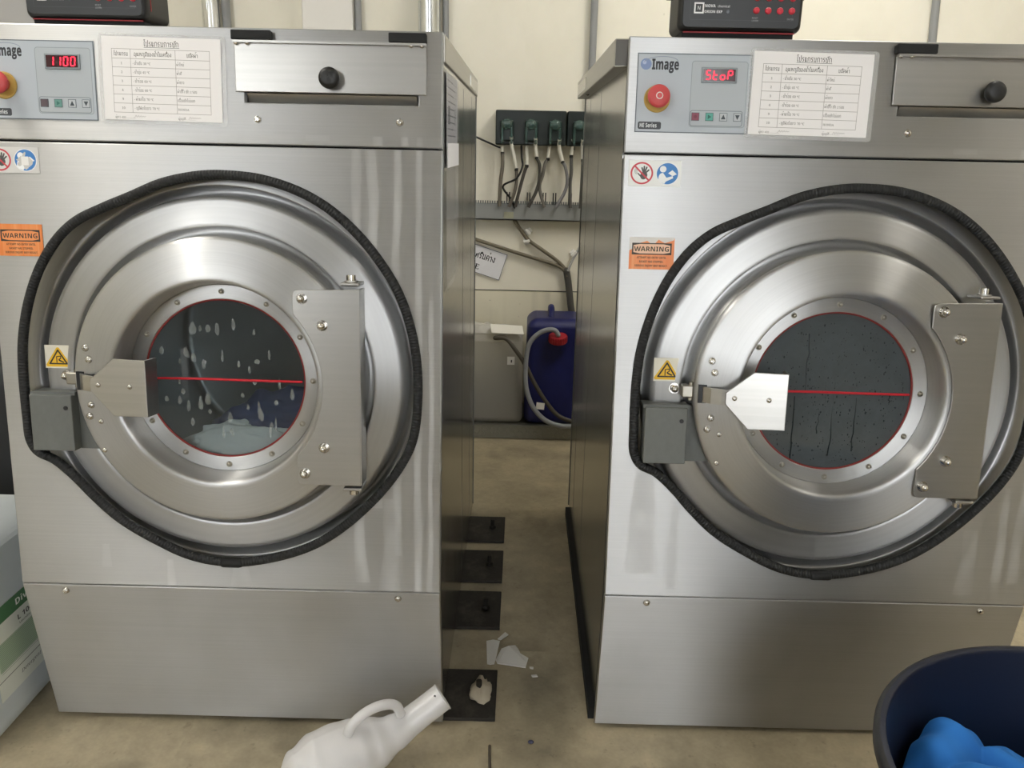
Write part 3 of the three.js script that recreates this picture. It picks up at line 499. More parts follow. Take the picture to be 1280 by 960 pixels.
// water on the windows, laundry behind the left one
{
  const gs = []; seed = 17;
  const spots = [[-0.06, 0.1, 9, 18], [-0.045, 0.1, 4, 8], [-0.03, 0.1, 6, 10], [-0.012, 0.1, 6, 16], [0.02, 0.11, 5, 14], [0.06, 0.095, 4, 9]];
  for (let i = 0; i < 44; i++) { const a = (rnd() - 0.5) * 0.27, b = 0.075 - 0.19 * Math.pow(rnd(), 0.8); spots.push([a, b, 3 + rnd() * 4, 6 + rnd() * 14]); }
  for (const [x, y, rx, ry] of spots) {
    if (Math.hypot(x, y) > 0.14) continue;
    const n = 14, s = new THREE.Shape();
    for (let k = 0; k < n; k++) { const a = (k / n) * 6.283, q = 1 + 0.35 * (rnd() - 0.5); s[k ? 'lineTo' : 'moveTo'](0.002 + x + Math.cos(a) * rx * 0.00075 * q * (1 - 0.25 * Math.sin(a)), DC + y + Math.sin(a) * ry * 0.00075 * q); }
    gs.push(new THREE.ExtrudeGeometry(s, { depth: 0.0006, bevelEnabled: false }).translate(0, 0, -0.0172));
  }
  placeOnFront(tag(obj('soap_splash', gs, phys(0xb9c0bd, 0.7, 0, { transparent: true, opacity: 0.17 })), 'pale soapy water spots on the left machine window', 'water', null, 'stuff'), LX, 0);
  const dg = []; seed = 23;
  for (let i = 0; i < 420; i++) { const r = 0.15 * Math.sqrt(rnd()), a = rnd() * 6.283, q = 0.0006 + 0.0013 * rnd() * rnd(); dg.push(new THREE.SphereGeometry(q, 7, 4, 0, Math.PI * 2, 0, Math.PI / 2).rotateX(Math.PI / 2).scale(1, 1.2 + rnd() * 0.8, 0.6).translate(0.002 + r * Math.cos(a), DC + r * Math.sin(a), -0.0178 - 0.003 * (r / 0.157) ** 2)); }
  for (const [x, y0, y1] of [[-0.052, 0.115, -0.005], [-0.07, -0.01, -0.14], [-0.012, 0.02, -0.02], [0.005, 0.02, -0.13], [0.05, -0.01, -0.12], [-0.022, -0.04, -0.085], [0.115, 0, -0.02]]) {
    const pts = []; for (let k = 0; k <= 9; k++) pts.push([0.002 + x + 0.003 * N(k * 0.7, x * 90, 2), DC + y0 + (y1 - y0) * k / 9, -0.0192]);
    dg.push(tube(pts, 0.0013, 30, 6));
  }
  placeOnFront(tag(obj('water_drops', dg, phys(0x20282b, 0.05, 0, { ior: 1.4 })), 'water drops and runs on the right machine window', 'water', null, 'stuff'), RX, RZ);
  // laundry
  const lump = (w, h, d, f, amp, s) => { const g = new THREE.SphereGeometry(1, 64, 40), p = g.attributes.position; for (let i = 0; i < p.count; i++) { const x = p.getX(i), y = p.getY(i), z = p.getZ(i), q = 1 + amp * fbm(x * f + s, y * f, z * f); p.setXYZ(i, x * w * q, y * h * q, z * d * q); } g.computeVertexNormals(); return g; };
  placeOnFront(tag(obj('soap_suds', lump(0.12, 0.055, 0.028, 4, 0.3, 2).translate(0.025, DC - 0.15, -0.056), std(0xeceeee, 0.9)), 'white suds at the bottom of the left window', 'suds', null, 'stuff'), LX, 0);
  placeOnFront(tag(obj('wet_cloth', lump(0.13, 0.07, 0.06, 2.4, 0.45, 7).rotateZ(R(18)).translate(0.06, DC - 0.115, -0.105), std(0x3d4a74, 0.9)), 'wet blue cloth above the suds in the left drum', 'laundry'), LX, 0);
}
// laminated programme sheets
for (const [cx, z0, du, dv, turn, lab] of [[LX, 0, -0.083, 0.9925, -0.012, 'laminated Thai programme table on the machine reading 1100'], [RX, RZ, -0.0955, 0.99, -0.012, 'laminated Thai programme table on the machine reading StoP']]) {
  const t = thing('programme_sheet', lab, 'notice', [0, 0, 0], 'laminated programme tables'); placeOnFront(t, cx, z0);
  const p = obj('paper', box(0.2175, 0.1455, 0.0004, 0, 0, 0), std(0xffffff, 0.8, 0, { map: sheetTex }), t); p.position.set(du, dv, 0.0021); p.rotation.z = turn;
  const f = obj('laminate', extrude(rr(0.2335, 0.158, 0.008), 0.0004, 0), phys(0xf2f2f2, 0.12, 0, { transparent: true, opacity: 0.2, ior: 1.5 }), t); f.position.set(du + 0.001, dv - 0.001, 0.0018); f.rotation.z = turn;
}
function rr(w, h, r) { const s = new THREE.Shape(), x = w / 2, y = h / 2; s.moveTo(-x + r, -y); s.lineTo(x - r, -y); s.quadraticCurveTo(x, -y, x, -y + r); s.lineTo(x, y - r); s.quadraticCurveTo(x, y, x - r, y); s.lineTo(-x + r, y); s.quadraticCurveTo(-x, y, -x, y - r); s.lineTo(-x, -y + r); s.quadraticCurveTo(-x, -y, -x + r, -y); return s; }
// document pocket on the inner side of the left machine
{
  const x = LX + HW + 0.0005, t = thing('document_pocket', 'clear document pocket with papers on the side of the left machine', 'document', [x, 0, 0]);
  obj('paper', span(0, 0.001, 1.245, 1.383, -0.42, -0.16), std(0xdedee2, 0.8, 0, { map: canvasTex(256, 160, (g) => { g.fillStyle = '#f4f4f6'; g.fillRect(0, 0, 256, 160); g.fillStyle = '#9a9aa0'; for (let i = 0; i < 9; i++) g.fillRect(16, 14 + i * 15, 120 + ((i * 53) % 90), 3); g.fillStyle = '#5d5f66'; g.fillRect(30, 70, 40, 40); }) }), t);
  obj('slip', span(0.0012, 0.002, 1.205, 1.252, -0.45, -0.17), std(0xe9e9ec, 0.8), t);
  obj('sleeve', span(0.001, 0.0016, 0.96, 1.39, -0.45, -0.15), phys(0xefefef, 0.15, 0, { transparent: true, opacity: 0.22 }), t);
}

// ---------------------------------------------------------------- dosing controllers on top of the machines
const ctrlTex = canvasTex(1024, 900, (g, W, H) => {
  g.fillStyle = '#1d1f20'; g.fillRect(0, 0, W, H);
  g.strokeStyle = '#303335'; g.lineWidth = 4; g.strokeRect(60, 60, W - 120, H - 120);
  g.strokeStyle = '#e8e8e8'; g.lineWidth = 13; g.strokeRect(100, 706, 74, 78);
  g.fillStyle = '#b9b9b9'; g.font = 'bold 42px sans-serif'; g.fillText('N', 120, 760);
  g.fillStyle = '#dedede'; g.font = 'bold 34px sans-serif'; g.fillText('NOVA', 186, 738); g.font = '27px sans-serif'; g.fillText('chemical', 300, 738); g.font = 'bold 30px sans-serif'; g.fillText('ORION EXP', 184, 784);
  g.font = '20px sans-serif'; g.fillStyle = '#9a9a9a'; g.fillText('RESET', 608, 826); g.fillText('LEARN', 608, 848); g.fillText('ENTER', 918, 832);
});
const keyTex = (s) => std(0xffffff, 0.45, 0, { map: canvasTex(64, 64, (g) => { g.fillStyle = '#d33647'; g.fillRect(0, 0, 64, 64); g.fillStyle = '#f5c9cc'; g.font = 'bold 38px sans-serif'; g.textAlign = 'center'; g.fillText(s, 32, 46); }) });
const KEYS = ['1', '2', '3', 'C', '4', '5', '6', '*', '7', '8', '9', '#', '<', '0', '>', '='].map(keyTex);
function controller(x, z, turn, label) {
  const t = thing('dosing_controller', label, 'controller', [x, 1.4445, z], 'dosing controllers on top of the machines'); t.rotation.set(0, turn, 0);
  const W = 0.226, H = 0.2, D = 0.11;
  const body = obj('case', rbox(W, H, D, 0.014, 0, H / 2 + 0.012, -D / 2, 4), M.black, t);
  obj('face', new THREE.ExtrudeGeometry(rr(W - 0.016, H - 0.016, 0.012), { depth: 0.002, bevelEnabled: false }).translate(0, H / 2 + 0.012, 0), (() => { const m = std(0xffffff, 0.4, 0, { map: ctrlTex.clone() }); m.map.repeat.set(1 / (W - 0.016), 1 / (H - 0.016)); m.map.offset.set(0.5, 0.5); m.map.needsUpdate = true; return m; })(), t);
  obj('red_seam', [span(-W / 2 + 0.012, W / 2 - 0.012, 0.0112, 0.0128, -0.02, -0.004), span(W / 2 - 0.001, W / 2 + 0.0008, 0.03, H - 0.01, -0.02, -0.018)], std(0xa3252f, 0.5), t);
  obj('bracket', [span(-W / 2 + 0.01, W / 2 - 0.012, 0, 0.014, -D, -0.012), span(-W / 2 - 0.012, -W / 2 + 0.004, 0.075, 0.13, -0.075, -0.045), span(W / 2 - 0.004, W / 2 + 0.012, 0.075, 0.13, -0.075, -0.045)], M.blackMatt, t);
  for (let j = 0; j < 4; j++) for (let i = 0; i < 4; i++) { const k = obj('keypad_button', lathe([[0.0005, 0.0045], [0.0045, 0.004], [0.0058, 0.002], [0.0058, 0]].reverse(), 18), KEYS[j * 4 + i], t); k.position.set(0.0265 + i * 0.0213, 0.049 + (3 - j) * 0.0213, 0.002); }
  obj('sensor', cyl(0.003, 0.002, -0.025, 0.046, 0.0025, 'z'), std(0x4b5358, 0.2), t);
  return t;
}
controller(0.3925, -0.122, 0, 'black dosing controller on top of the machine reading StoP');
controller(-0.803, -0.122, 0.0, 'black dosing controller on top of the machine reading 1100');
tag(obj('mounting_board', rbox(0.5, 0.32, 0.012, 0.002, -0.958, 1.444 + 0.16, -0.262), std(0xa4a29e, 0.6)), 'plain grey board standing behind the left dosing controller', 'board');

// ---------------------------------------------------------------- wall services
const PW = ZB + 0.04;
const grey = std(0x9b9c9c, 0.5), greyPipe = std(0x8f9192, 0.45), foil = phys(0xe4e6e8, 0.25, 1, { bumpMap: dataTex(256, 256, (u, v) => { const k = 0.5 + 0.5 * fbm(u * 14, v * 10, 5); return [k, k, k]; }, false), bumpScale: 0.01 });
const vpipe = (name, x, r, mat, label, y0 = 0.2, lean = 0) => {
  const t = thing(name, label, 'pipe', [x, 0, ZB + r + 0.012]); t.rotation.z = lean;
  obj('pipe_run', cyl(r, CEIL - 0.02 - y0, 0, (CEIL - 0.02 + y0) / 2, 0, 'y', r, 28), mat, t);
  for (const y of [0.9, 1.35, 2.2]) if (y > y0) obj('pipe_clip', [cyl(r + 0.003, 0.02, 0, y, 0, 'y', r + 0.003, 28), span(-r * 0.5, r * 0.5, y - 0.01, y + 0.01, -r - 0.012, 0)], M.zinc, t);
};
vpipe('foil_pipe', -1.325, 0.035, foil, 'crumpled foil wrapped pipe behind the programme sheet of the left machine');
vpipe('conduit', -1.2655, 0.018, greyPipe, 'grey conduit touching the crumpled foil pipe');
tag(obj('white_duct', rbox(0.212, 1.9, 0.06, 0.004, -0.832, 1.98, ZB + 0.03), std(0xeceae6, 0.5)), 'wide white flat duct on the wall above the left machine', 'duct');
vpipe('conduit', -0.708, 0.0145, greyPipe, 'grey conduit beside the wide white duct', 1.06);
vpipe('steel_pipe', -0.404, 0.046, phys(0xd9dcde, 0.22, 1), 'thick shiny steel pipe behind the right corner of the left machine', 1.06);
vpipe('conduit', -0.338, 0.0135, greyPipe, 'grey conduit right next to the thick shiny steel pipe', 1.06);
vpipe('conduit', 0.287, 0.0155, greyPipe, 'lone grey conduit rising behind the left edge of the right machine', 1.41);
vpipe('conduit', 1.8, 0.0165, greyPipe, 'grey conduit behind the soap hopper of the right machine', 0.3, 0.05);
// slotted cable trunking
{
  const t = thing('cable_trunking', 'grey slotted cable trunking fixed along the wall between the machines', 'trunking', [0, 0.93, ZB]);
  obj('channel', [span(-1.0, 1.4, 0, 0.07, 0.055, 0.06), span(-1.0, 1.4, 0, 0.005, 0, 0.06), span(-1.0, 1.4, 0, 0.07, 0, 0.005)], std(0x8a8d8d, 0.5), t);
  const teeth = []; for (let x = -0.3; x < 0.36; x += 0.0105) teeth.push(span(x, x + 0.006, 0.07, 0.084, 0.055, 0.06));
  obj('slotted_edge', teeth, std(0x6f7272, 0.5), t).userData.kind = 'stuff';
  obj('tape_mark', span(-0.078, -0.035, 0.008, 0.036, 0.06, 0.0604), std(0x9a9a86, 0.7), t);
}
// dosing pumps
const pumpMat = std(0x17211f, 0.4), domeMat = phys(0x3c5a56, 0.12, 0, { transparent: true, opacity: 0.75, clearcoat: 1, clearcoatRoughness: 0.05 });
function pumpUnit(x0, x1, heads, label) {
  const t = thing('dosing_pump_unit', label, 'pump', [(x0 + x1) / 2, 1.252, ZB]), w = x1 - x0;
  obj('case', rbox(w, 0.144, 0.09, 0.006, 0, 0.072, 0.045), pumpMat, t);
  obj('cable_gland', cyl(0.008, 0.02, -w / 2 + 0.03, -0.006, 0.05), M.black, t);
  for (const h of heads) {
    const x = h - (x0 + x1) / 2;
    const p = obj('pump_head', [rbox(0.058, 0.088, 0.02, 0.008, x, 0.058, 0.094)], std(0x1c2826, 0.35), t);
    const g = new THREE.SphereGeometry(0.026, 24, 12, 0, Math.PI * 2, 0, Math.PI / 2).rotateX(Math.PI / 2).scale(1, 0.95, 0.75).translate(x, 0.085, 0.1);
    obj('pump_cover', [g, rbox(0.011, 0.07, 0.012, 0.004, x - 0.02, 0.04, 0.104), rbox(0.011, 0.07, 0.012, 0.004, x + 0.02, 0.04, 0.104)], domeMat, p);
    obj('roller', cyl(0.014, 0.008, x, 0.082, 0.104, 'z'), std(0x5a6a68, 0.4), p);
  }
}
pumpUnit(-0.119, 0.184, [-0.07, 0.034, 0.137], 'dark green dosing pump unit with three domed heads on the wall');
pumpUnit(0.189, 0.492, [0.239, 0.342, 0.445], 'dark green dosing pump unit partly behind the right machine');
const hoseMat = [0x6c665c, 0x5f5a52, 0x4f4b45, 0x46443f, 0x73706a, 0x77777a, 0x5b5a58, 0x55544f].map((c) => std(c, 0.45)), whiteHose = std(0xd8d6cc, 0.4);
const HZ = ZB + 0.075;
[
  [[[-0.089, 1.256], [-0.088, 1.217]], [[-0.088, 1.217], [-0.087, 1.162], [-0.094, 1.102], [-0.098, 0.99]]],
  [[[-0.05, 1.257], [-0.039, 1.208], [-0.026, 1.15]], [[-0.026, 1.15], [-0.024, 1.11], [-0.03, 1.06], [-0.055, 0.99]]],
  [[[0.016, 1.258], [0.019, 1.165]], [[0.019, 1.165], [0.011, 1.145], [-0.003, 1.094], [-0.028, 0.99]]],
  [[[0.054, 1.254], [0.061, 1.2]], [[0.061, 1.2], [0.073, 1.176], [0.075, 1.116], [0.065, 1.066], [0.03, 0.99]]],
  [[[0.115, 1.251], [0.11, 1.196]], [[0.11, 1.196], [0.1, 1.181], [0.089, 1.126], [0.077, 1.081], [0.1, 0.99]]],
  [[[0.156, 1.251], [0.174, 1.185]], [[0.174, 1.185], [0.185, 1.168], [0.197, 1.108], [0.189, 1.063], [0.15, 0.99]]],
  [[[0.215, 1.253], [0.211, 1.21]], [[0.211, 1.21], [0.214, 1.144], [0.211, 1.094], [0.216, 0.99]]],
  [[[0.256, 1.253], [0.261, 1.194]], [[0.261, 1.194], [0.261, 1.12], [0.258, 0.99]]],
].forEach(([a, b], i) => {
  const t = thing('dosing_hose', `${['first', 'second', 'third', 'fourth', 'fifth', 'sixth', 'seventh', 'eighth'][i]} dosing hose from the left under the wall pumps`, 'hose', [0, 0, 0], 'hoses hanging from the dosing pumps');
  const z = HZ + (i % 2) * 0.0165 - 0.004, up = (q, k) => [q[0], q[1], z];
  obj('white_sleeve', tube([[a[0][0], a[0][1] + 0.03, z + 0.02], ...a.map(up)], 0.0078, 20, 10), whiteHose, t);
  obj('clamp', cyl(0.0082, 0.012, b[0][0], b[0][1], z), M.black, t);
  obj('grey_hose', tube(b.map(up), i === 0 ? 0.0085 : 0.0075, 40, 10), hoseMat[i], t);
});
tag(obj('black_cable', tube([[-0.29, 1.315, HZ - 0.045], [-0.201, 1.281, HZ - 0.03], [-0.15, 1.26, HZ - 0.03], [-0.089, 1.24, HZ - 0.025], [-0.087, 1.252, HZ - 0.025]], 0.0042, 40, 8), M.black), 'thin black cable sloping down to the wall pump from the left', 'cable');
tag(obj('black_cable', tube([[-0.007, 1.258, HZ], [-0.004, 1.2, HZ], [0.0, 1.164, HZ + 0.028], [-0.024, 1.114, HZ + 0.032], [-0.083, 1.078, HZ + 0.02], [-0.045, 1.02, HZ], [-0.03, 0.98, HZ - 0.02]], 0.0045, 50, 8), M.black), 'thin black cable looping among the dosing hoses', 'cable');
for (const [i, x] of [-0.06, 0.03, 0.1, 0.145, 0.214].entries()) tag(obj('trunking_clip', [span(x - 0.008, x - 0.003, 1.0, 1.052, HZ - 0.03, HZ - 0.022), span(x + 0.003, x + 0.008, 1.0, 1.052, HZ - 0.03, HZ - 0.022), span(x - 0.008, x + 0.008, 0.985, 1.004, HZ - 0.03, HZ - 0.022)], M.blackMatt), `${['leftmost', 'second', 'middle', 'fourth', 'rightmost'][i]} black hose clip standing in the cable trunking`, 'clip', 'black clips in the trunking');
const SZ = ZB + 0.02;
const brown = std(0x6d6655, 0.5), dark = std(0x4a4946, 0.5);
tag(obj('supply_hose', tube([[-0.04, 0.945, SZ + 0.02], [-0.004, 0.889, SZ + 0.005], [0.033, 0.842, SZ], [0.1, 0.796, SZ], [0.168, 0.749, SZ], [0.205, 0.712, SZ + 0.004], [0.215, 0.69, SZ + 0.008]], 0.0085, 60, 10), brown), 'olive hose dropping out of the trunking to the right', 'hose');
tag(obj('supply_hose', tube([[-0.36, 0.885, SZ], [-0.202, 0.837, SZ], [-0.093, 0.804, SZ], [0.041, 0.765, SZ], [0.126, 0.742, SZ], [0.181, 0.722, SZ], [0.208, 0.7, SZ + 0.012], [0.216, 0.68, SZ + 0.016]], 0.0085, 60, 10), brown), 'olive hose crossing the wall just above the white sign', 'hose');
tag(obj('hose_bundle', capped([[0.212, 0.706, SZ + 0.008], [0.224, 0.641, SZ + 0.008], [0.237, 0.549, SZ + 0.01], [0.249, 0.48, SZ + 0.012], [0.26, 0.3, SZ + 0.016], [0.265, 0.08, SZ + 0.02]], 0.0155, 50, 12), dark), 'thick dark hose bundle going down behind the blue canister', 'hose');
tag(obj('clip_cord', tube([[0.218, 0.705, SZ + 0.02], [0.235, 0.751, SZ + 0.01], [0.27, 0.815, SZ]], 0.006, 30, 8), grey), 'short pale cord from the hose bundle to the wall clip', 'cord');
for (const [x, y, a, l] of [[0.032, 0.878, -0.9, 'upper white clip on the dropping hose'], [0.026, 0.835, 0.2, 'lower white clip on the dropping hose'], [0.243, 0.783, 0.8, 'white wall clip at the end of the pale cord']]) {
  const t = thing('cable_clip', l, 'clip', [x, y, ZB + 0.002], 'white clips on the wall'); t.rotation.z = a;
  obj('clip_base', rbox(0.024, 0.034, 0.01, 0.003, 0, 0, 0.005), M.white, t); obj('clip_saddle', rbox(0.03, 0.012, 0.03, 0.003, 0, 0, 0.016), M.white, t);
}
{
  const t = tag(obj('wall_sign', box(0.34, 0.125, 0.003), std(0xffffff, 0.5, 0, { map: canvasTex(1024, 376, (g, W, H) => {
    g.fillStyle = '#e7e8ee'; g.fillRect(0, 0, W, H); g.strokeStyle = '#6d6f78'; g.lineWidth = 8; g.strokeRect(5, 5, W - 10, H - 10);
    g.fillStyle = g.strokeStyle = '#26262b'; thai(g, 'ยาเสริมด่าง', 690, 165, 66, 0.17, 'center'); g.font = 'bold 100px serif'; g.textAlign = 'right'; g.fillText('BASE', 705, 322);
  }) })), 'white sign lettered in Thai over BASE, tilted, on the wall between the machines', 'sign');
  t.rotation.z = R(-17.5); t.position.set(-0.077 - 0.17 * Math.cos(R(17.5)), 0.7105 + 0.17 * Math.sin(R(17.5)), ZB + 0.008);
}

// ---------------------------------------------------------------- platform with canisters
{
  const t = thing('platform', 'low chequer plate platform on the floor against the wall', 'platform', [0.1, 0, -1.953]);
  const treadMat = std(0x8d8d84, 0.45, 0.7);
  obj('deck', span(-0.75, 0.75, 0.058, 0.064, -0.34, 0), treadMat, t);
  obj('front_face', span(-0.75, 0.75, 0.004, 0.06, -0.006, 0), treadMat, t);
  obj('leg', [span(-0.74, -0.7, 0, 0.058, -0.3, -0.02), span(0.7, 0.74, 0, 0.058, -0.3, -0.02)], treadMat, t);
  const bars = []; for (let i = 0; i < 46; i++) for (let j = 0; j < 3; j++) { const a = (i + j) % 2 ? 0.75 : -0.75; bars.push(new THREE.SphereGeometry(1, 8, 6).scale(0.0095, 0.0028, 0.0016).rotateZ(a).translate(-0.4 + i * 0.017, 0.014 + j * 0.017, 0)); }
  obj('raised_tread', bars, treadMat, t).userData.kind = 'stuff';
}
function canister(w, h, d, r, taper, waist) {
  const g = new RoundedBoxGeometry(w, h, d, 6, r).translate(0, h / 2, 0), p = g.attributes.position;
  for (let i = 0; i < p.count; i++) { const y = p.getY(i) / h, k = y > 0.86 ? 1 - taper * ((y - 0.86) / 0.14) ** 1.6 : 1, b = 1 + waist * Math.sin(y * Math.PI); p.setX(i, p.getX(i) * k * b); p.setZ(i, p.getZ(i) * k * b); }
  g.computeVertexNormals();
  return g;
}
{
  const t = thing('blue_canister', 'dark blue plastic canister with red cap on the platform', 'canister', [0.163, 0.064, -2.1]);
  const b = std(0x1a2163, 0.42, 0, { map: dataTex(128, 128, (u, v) => { const k = 0.92 + 0.16 * fbm(u * 6, v * 6, 14); return [k, k, k]; }) });
  obj('body', canister(0.262, 0.472, 0.26, 0.035, 0.14, 0), b, t);
  obj('handle', tube([[-0.02, 0.455, -0.09], [-0.02, 0.492, -0.06], [-0.02, 0.495, 0.0], [-0.02, 0.462, 0.05]], 0.014, 24, 10), b, t);
  obj('neck', cyl(0.03, 0.03, 0.018, 0.37, 0.13, 'z'), b, t);
  const c = obj('cap', [cyl(0.039, 0.028, 0, 0, 0, 'y', 0.036, 28), ...Array.from({ length: 22 }, (_, i) => box(0.004, 0.024, 0.004).translate(0.0385, 0, 0).rotateY(i * Math.PI / 11))], std(0xa82631, 0.45), t); c.position.set(0.006, 0.398, 0.152); c.rotation.x = R(14);
}
{
  const t = thing('white_canister', 'translucent white canister half full, on the platform beside the blue one', 'canister', [-0.118, 0.064, -2.1]);
  const w = phys(0xdddbd4, 0.5, 0, { transmission: 0.72, thickness: 0, roughness: 0.55 });
  obj('body', canister(0.284, 0.40, 0.26, 0.03, 0.12, 0), w, t);
  obj('liquid', canister(0.276, 0.165, 0.252, 0.028, 0, 0), std(0x55534a, 0.5), t);
  obj('spout', cyl(0.026, 0.05, 0.05, 0.4, 0.03), w, t);
  const lab = obj('tag', box(0.032, 0.036, 0.001, 0.088, 0.29, 0.1315), std(0xefefec, 0.7), t);
  obj('tag_print', box(0.005, 0.012, 0.0006, 0.09, 0.288, 0.1322), M.black, lab);
}
{
  // plastic film bunched on the white canister and the sheet lying on it
  const g = new THREE.PlaneGeometry(0.24, 0.16, 40, 26).rotateX(-Math.PI / 2), p = g.attributes.position;
  for (let i = 0; i < p.count; i++) { const x = p.getX(i), z = p.getZ(i); p.setXYZ(i, x, 0.018 + 0.03 * fbm(x * 16, z * 16, 3) - (Math.abs(z) > 0.05 ? (Math.abs(z) - 0.05) * 0.9 : 0), z * 0.8); }
  g.computeVertexNormals();
  const f = tag(obj('plastic_film', g, phys(0xd6d4cc, 0.35, 0, { transmission: 0.3, thickness: 0, side: THREE.DoubleSide })), 'crumpled clear film on top of the white canister', 'film'); f.position.set(-0.14, 0.468, -2.06);
  const s = tag(obj('paper_sheet', rbox(0.14, 0.003, 0.07, 0.001), std(0xe6e4dc, 0.7)), 'small white sheet lying on the crumpled film', 'paper'); s.position.set(-0.05, 0.489, -1.985); s.rotation.set(0.35, 0.1, -0.1);
}
tag(obj('suction_hose', capped([[-0.1, 0.455, -1.962], [-0.055, 0.456, -1.952], [-0.009, 0.405, -1.944], [0.031, 0.346, -1.944], [0.072, 0.266, -1.944], [0.127, 0.179, -1.944], [0.181, 0.118, -1.944], [0.26, 0.085, -1.944]], 0.0095, 70, 10), std(0x4d483f, 0.5)), 'dark suction hose from the white canister across the blue one', 'hose');
tag(obj('suction_hose', capped([[0.169, 0.482, -1.93], [0.155, 0.5, -1.93], [0.125, 0.503, -1.93], [0.085, 0.484, -1.932], [0.048, 0.44, -1.934], [0.034, 0.346, -1.936], [0.04, 0.238, -1.936], [0.075, 0.15, -1.934], [0.13, 0.096, -1.932], [0.196, 0.074, -1.932], [0.25, 0.074, -1.932]], 0.0105, 90, 10), std(0x8e9196, 0.45)), 'grey suction hose looping out of the red cap', 'hose');
tag(obj('hose_tag', box(0.036, 0.03, 0.002).rotateZ(-0.1).translate(0.102, 0.163, -1.9315), M.white), 'small white tag hanging at the crossing of the suction hoses', 'tag');

// ---------------------------------------------------------------- floor litter
const scrapMat = std(0xdcdad6, 0.85);
const scrap = (pts, label, y = 0.0005, h = 0.004) => {
  const g = new THREE.ExtrudeGeometry(new THREE.Shape(pts.map(([x, z]) => new THREE.Vector2(x, -z))), { depth: 0.0025, bevelEnabled: false }).rotateX(-Math.PI / 2), p = g.attributes.position;
  for (let i = 0; i < p.count; i++) p.setY(i, p.getY(i) + y + h * Math.abs(N(p.getX(i) * 40, p.getZ(i) * 40, 3)));
  g.computeVertexNormals();
  tag(obj('paper_scrap', g, scrapMat), label, 'paper scrap', 'torn white scraps on the floor');
};
scrap([[-0.063, -0.387], [-0.046, -0.392], [-0.028, -0.386], [-0.034, -0.33], [-0.039, -0.287], [-0.05, -0.283], [-0.057, -0.286]], 'upright white paper scrap nearest the left machine');
scrap([[-0.034, -0.392], [-0.015, -0.424], [-0.006, -0.414], [-0.026, -0.388]], 'small slanted white paper scrap farthest back', 0.003);
scrap([[-0.036, -0.301], [-0.023, -0.351], [-0.005, -0.356], [0.012, -0.368], [0.02, -0.355], [0.026, -0.33], [0.046, -0.311], [0.042, -0.29], [0.039, -0.273], [0.005, -0.279], [-0.031, -0.288]], 'largest torn white paper scrap on the floor', 0.001, 0.012);
scrap([[0.049, -0.28], [0.059, -0.279], [0.058, -0.272], [0.05, -0.274]], 'tiny white crumb right beside the largest scrap', 0.0005, 0.001);
scrap([[0.053, -0.246], [0.066, -0.248], [0.069, -0.241], [0.056, -0.239]], 'tiny white crumb in front of the largest scrap', 0.0005, 0.001);
tag(obj('pebble', new THREE.IcosahedronGeometry(0.006, 1).scale(1.1, 0.6, 0.9).translate(0.05, 0.003, -0.008), std(0x3a3d55, 0.6)), 'tiny dark blue pebble on the floor between the machines', 'pebble');
tag(obj('stick', capped([[-0.039, 0.003, 0.008], [-0.0375, 0.003, 0.05], [-0.034, 0.003, 0.11]], 0.003, 20, 7), std(0x4a4237, 0.8)), 'short dark stick on the floor at the bottom edge', 'stick');

// ---------------------------------------------------------------- plastic urinal jug lying in front of the left machine
{
  const pl = phys(0xeae9ea, 0.28, 0, { transmission: 0.25, thickness: 0, roughness: 0.5, clearcoat: 0.5, clearcoatRoughness: 0.15 });
  const t = thing('plastic_jug', 'white plastic jug with angled neck and loop handle lying on the floor', 'jug', [-0.33, 0, 0.13]);
  const o = ([x, y, z]) => [x + 0.33, y, z - 0.13];
  const path = [[-0.445, 0.064, 0.2], [-0.43, 0.066, 0.19], [-0.39, 0.068, 0.165], [-0.34, 0.069, 0.135], [-0.29, 0.072, 0.105], [-0.25, 0.08, 0.083], [-0.215, 0.093, 0.065], [-0.185, 0.111, 0.05], [-0.139, 0.139, 0.028]].map(o);
  obj('body', sweep(path, [0.001, 0.045, 0.063, 0.067, 0.064, 0.052, 0.037, 0.0295, 0.0285, 0.0285], 90, 36), pl, t);
  obj('handle', tube([[-0.315, 0.13, 0.14], [-0.305, 0.152, 0.137], [-0.28, 0.168, 0.12], [-0.25, 0.17, 0.1], [-0.228, 0.156, 0.083], [-0.22, 0.128, 0.072]].map(o), 0.0102, 40, 12), pl, t);
  const a = V3(...o([-0.139, 0.139, 0.028])), d = V3(0.046, 0.028, -0.022).normalize(), rim = new THREE.TorusGeometry(0.0283, 0.0018, 8, 40);
  const lip = obj('rim', rim, pl, t); lip.position.copy(a); lip.quaternion.setFromUnitVectors(V3(0, 0, 1), d);
  const hole = obj('rivet_hole_shade', cyl(0.0025, 0.001, 0, 0, 0, 'z'), M.black, t); hole.position.set(...o([-0.1525, 0.1555, 0.0495])); hole.quaternion.setFromUnitVectors(V3(0, 0, 1), V3(-0.3, 0.55, 0.8).normalize());  // black disc on the neck, coloured as the dark of a small hole
}
